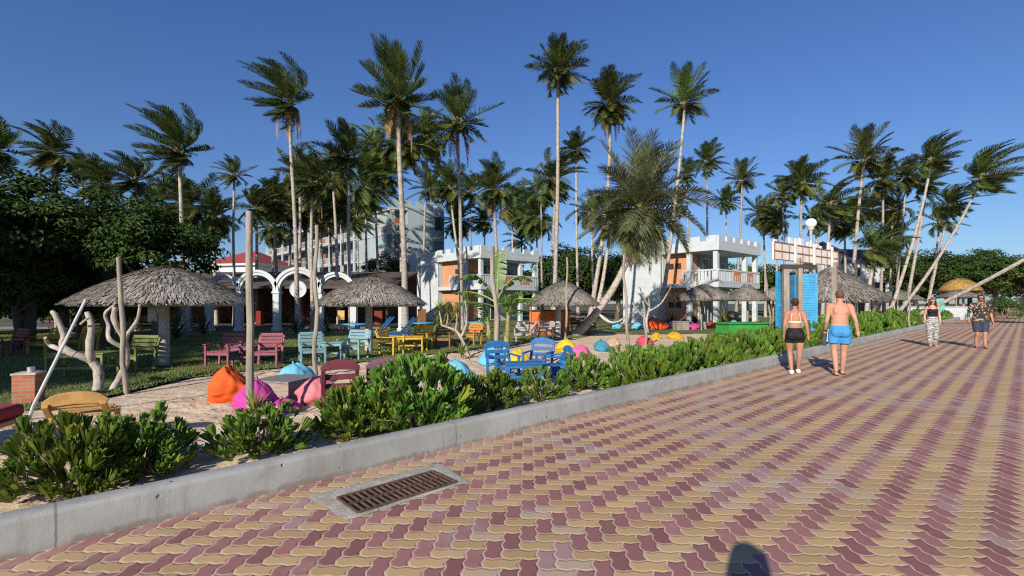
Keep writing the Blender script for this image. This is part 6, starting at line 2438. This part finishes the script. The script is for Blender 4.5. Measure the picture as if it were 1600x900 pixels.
t, J, ht, tors = figure('person', 'big man walking this way in a patterned short-sleeved shirt and dark shorts', q, 152, SK4, 1.80, False, 1.16,
                        {-1: (.07, .13, .0), 1: (.03, -.06, .0)}, {-1: ((-.275, -.09, 1.14), (-.30, -.02, .90)), 1: ((.28, -.04, 1.13), (.31, .08, .90))})
FL = flower()
torso_cloth('shirt', FL, tors, .90, 1.47, .022, t, None, [([V((s * .10, -.01, 1.41)), J[s]['sh'] + V((0, 0, .004)), J[s]['sh'].lerp(J[s]['el'], .5), J[s]['sh'].lerp(J[s]['el'], .80)], [.066, .078, .074, .074]) for s in (-1, 1)],
            extra=lambda mb: [mb.ball((0, .05, 1.10), .16, .12, .13), mb.rings([(0, 0, .885, .222, .162), (0, 0, .93, .215, .160), (0, 0, 1.0, .205, .152)], 24)], it=4)
NAVYS = cloth('navy_shorts', (.035, .045, .075))
torso_cloth('shorts', NAVYS, tors, .80, .99, .016, t, [([J[s]['hip'] + V((0, 0, .02)), J[s]['hip'].lerp(J[s]['knee'], .45), J[s]['hip'].lerp(J[s]['knee'], .86)], [.125, .112, .098]) for s in (-1, 1)], it=4)
mb = MB(); hair_cap(mb, ht, .080, .101, .098); mb.build('hair', HAIRD, t, 'all')
mb = MB(); n0 = len(mb.v)
mb.ball((0, .040, -.035), .056, .062, .042)
for i in range(n0, len(mb.v)): mb.v[i] = tuple(ht @ V(mb.v[i]))
mb.build('beard', STUBBLE, t, 'all')
shades(t, ht)
mb = MB(); a, b = J[1]['sh'].lerp(J[1]['el'], .8), J[1]['wr']
limb(mb, [a, J[1]['el'], J[1]['el'].lerp(b, .55)], [.049, .043, .040], 14, 5)
mb.build('arm_sleeve', cloth('green_sleeve', (.04, .13, .06)), t, True)
for s in (-1, 1):
    mb = MB(); sole(mb, J[s]['ank'], s)
    mb.tube([J[s]['ank'] + V((s * .05, .05, -.07)), J[s]['ank'] + V((s * .014, .14, -.025)), J[s]['ank'] + V((-s * .035, .06, -.07))], .007, 6)
    mb.build('flip_flop', cloth('dark_rubber', (.05, .035, .03)), t)

# --- the photographer, just behind the lens: only the head's shadow reaches the picture
t, J, ht, tors = figure('person', 'photographer behind the camera whose head shadow falls on the paving', V((-.03, -.17, 0)), 0, SK1, 1.70, True, 1.05)
torso_cloth('shirt', cloth('slate', (.055, .06, .075)), tors, .86, 1.46, .02, t)
torso_cloth('shorts', BLACKC, tors, .80, 1.0, .015, t, [([J[s]['hip'], J[s]['hip'].lerp(J[s]['knee'], .7)], [.115, .10]) for s in (-1, 1)])
mb = MB(); hair_cap(mb, ht, .098, .105, .105, (0, -.03, .062))
rg = random.Random(2)
for k in range(160):
    a = rg.uniform(PI * .95, PI * 2.05)
    p = V((math.cos(a) * .096, -.03 + math.sin(a) * .09, rg.uniform(.0, .12)))
    ln = rg.uniform(.2, .3)
    mb.tube([ht @ (p + V((math.cos(a) * .045 * j / 4, -.02 * j / 4, -ln * j / 4))) for j in range(5)], [.012, .012, .011, .010, .004], 5)
mb.build('hair', HAIRB, t, True)
# ------------------------------------------------------------------ light, sky, camera
SUN_AZ, SUN_EL = 25.0, 25.5          # light travels 25 deg right of the view direction
Ld = V((math.sin(R(SUN_AZ)) * math.cos(R(SUN_EL)), math.cos(R(SUN_AZ)) * math.cos(R(SUN_EL)), -math.sin(R(SUN_EL))))
sun = bpy.data.lights.new('sun', 'SUN')
sun.energy, sun.angle, sun.color = 4.6, R(.53), (1.0, .90, .76)
so = bpy.data.objects.new('sun', sun)
COL.objects.link(so)
so.rotation_euler = Ld.to_track_quat('-Z', 'Y').to_euler()
world = bpy.data.worlds.new('World')
scene.world = world
world.use_nodes = True
nt = world.node_tree
nt.nodes.clear()
sky = nt.nodes.new('ShaderNodeTexSky')
sky.sky_type = 'NISHITA'
sky.sun_disc = False
sky.sun_elevation, sky.sun_rotation = R(SUN_EL), R(180 + SUN_AZ)
sky.air_density, sky.dust_density, sky.ozone_density = 1.0, .45, 3.0
bg = nt.nodes.new('ShaderNodeBackground')
bg.inputs['Strength'].default_value = .075
wo = nt.nodes.new('ShaderNodeOutputWorld')
hs = nt.nodes.new('ShaderNodeHueSaturation')
hs.inputs['Saturation'].default_value = 1.0
tint = nt.nodes.new('ShaderNodeMix')
tint.data_type, tint.blend_type = 'RGBA', 'MULTIPLY'
tint.inputs[0].default_value = 1
tint.inputs[7].default_value = (1, 1, 1, 1)
tcn, sxyz = nt.nodes.new('ShaderNodeTexCoord'), nt.nodes.new('ShaderNodeSeparateXYZ')
rampn = nt.nodes.new('ShaderNodeValToRGB')
rampn.color_ramp.elements[0].position, rampn.color_ramp.elements[0].color = 0.0, (.66, .80, .80, 1)
rampn.color_ramp.elements[1].position, rampn.color_ramp.elements[1].color = 0.55, (.60, .81, 1.0, 1)
nt.links.new(tcn.outputs['Generated'], sxyz.inputs[0])
nt.links.new(sxyz.outputs[2], rampn.inputs[0])
gain = nt.nodes.new('ShaderNodeMix')
gain.data_type, gain.blend_type = 'RGBA', 'MULTIPLY'
gain.inputs[0].default_value = 1
gain.inputs[7].default_value = (1, 1, 1.24, 1)
nt.links.new(rampn.outputs[0], gain.inputs[6])
nt.links.new(gain.outputs[2], tint.inputs[7])
nt.links.new(sky.outputs[0], hs.inputs['Color'])
nt.links.new(hs.outputs[0], tint.inputs[6])
nt.links.new(tint.outputs[2], bg.inputs[0])
nt.links.new(bg.outputs[0], wo.inputs[0])

cam = bpy.data.cameras.new('camera')
cam.lens, cam.sensor_width, cam.sensor_fit = 36 * F / 1600, 36, 'HORIZONTAL'
cam.shift_y = (HY - 450) / 1600
cam.clip_start, cam.clip_end = .05, 2500
co = bpy.data.objects.new('camera', cam)
COL.objects.link(co)
co.location, co.rotation_euler = (0, 0, H), (R(90), 0, 0)
scene.camera = co
scene.view_settings.view_transform = 'Standard'
scene.view_settings.look = 'None'
scene.view_settings.exposure = 0.5
scene.view_settings.gamma = 1
scene.view_settings.use_curve_mapping = False
scene.cycles.use_denoising = False
scene.cycles.filter_width = 1.2
scene.cycles.max_bounces = 6
scene.cycles.transparent_max_bounces = 4
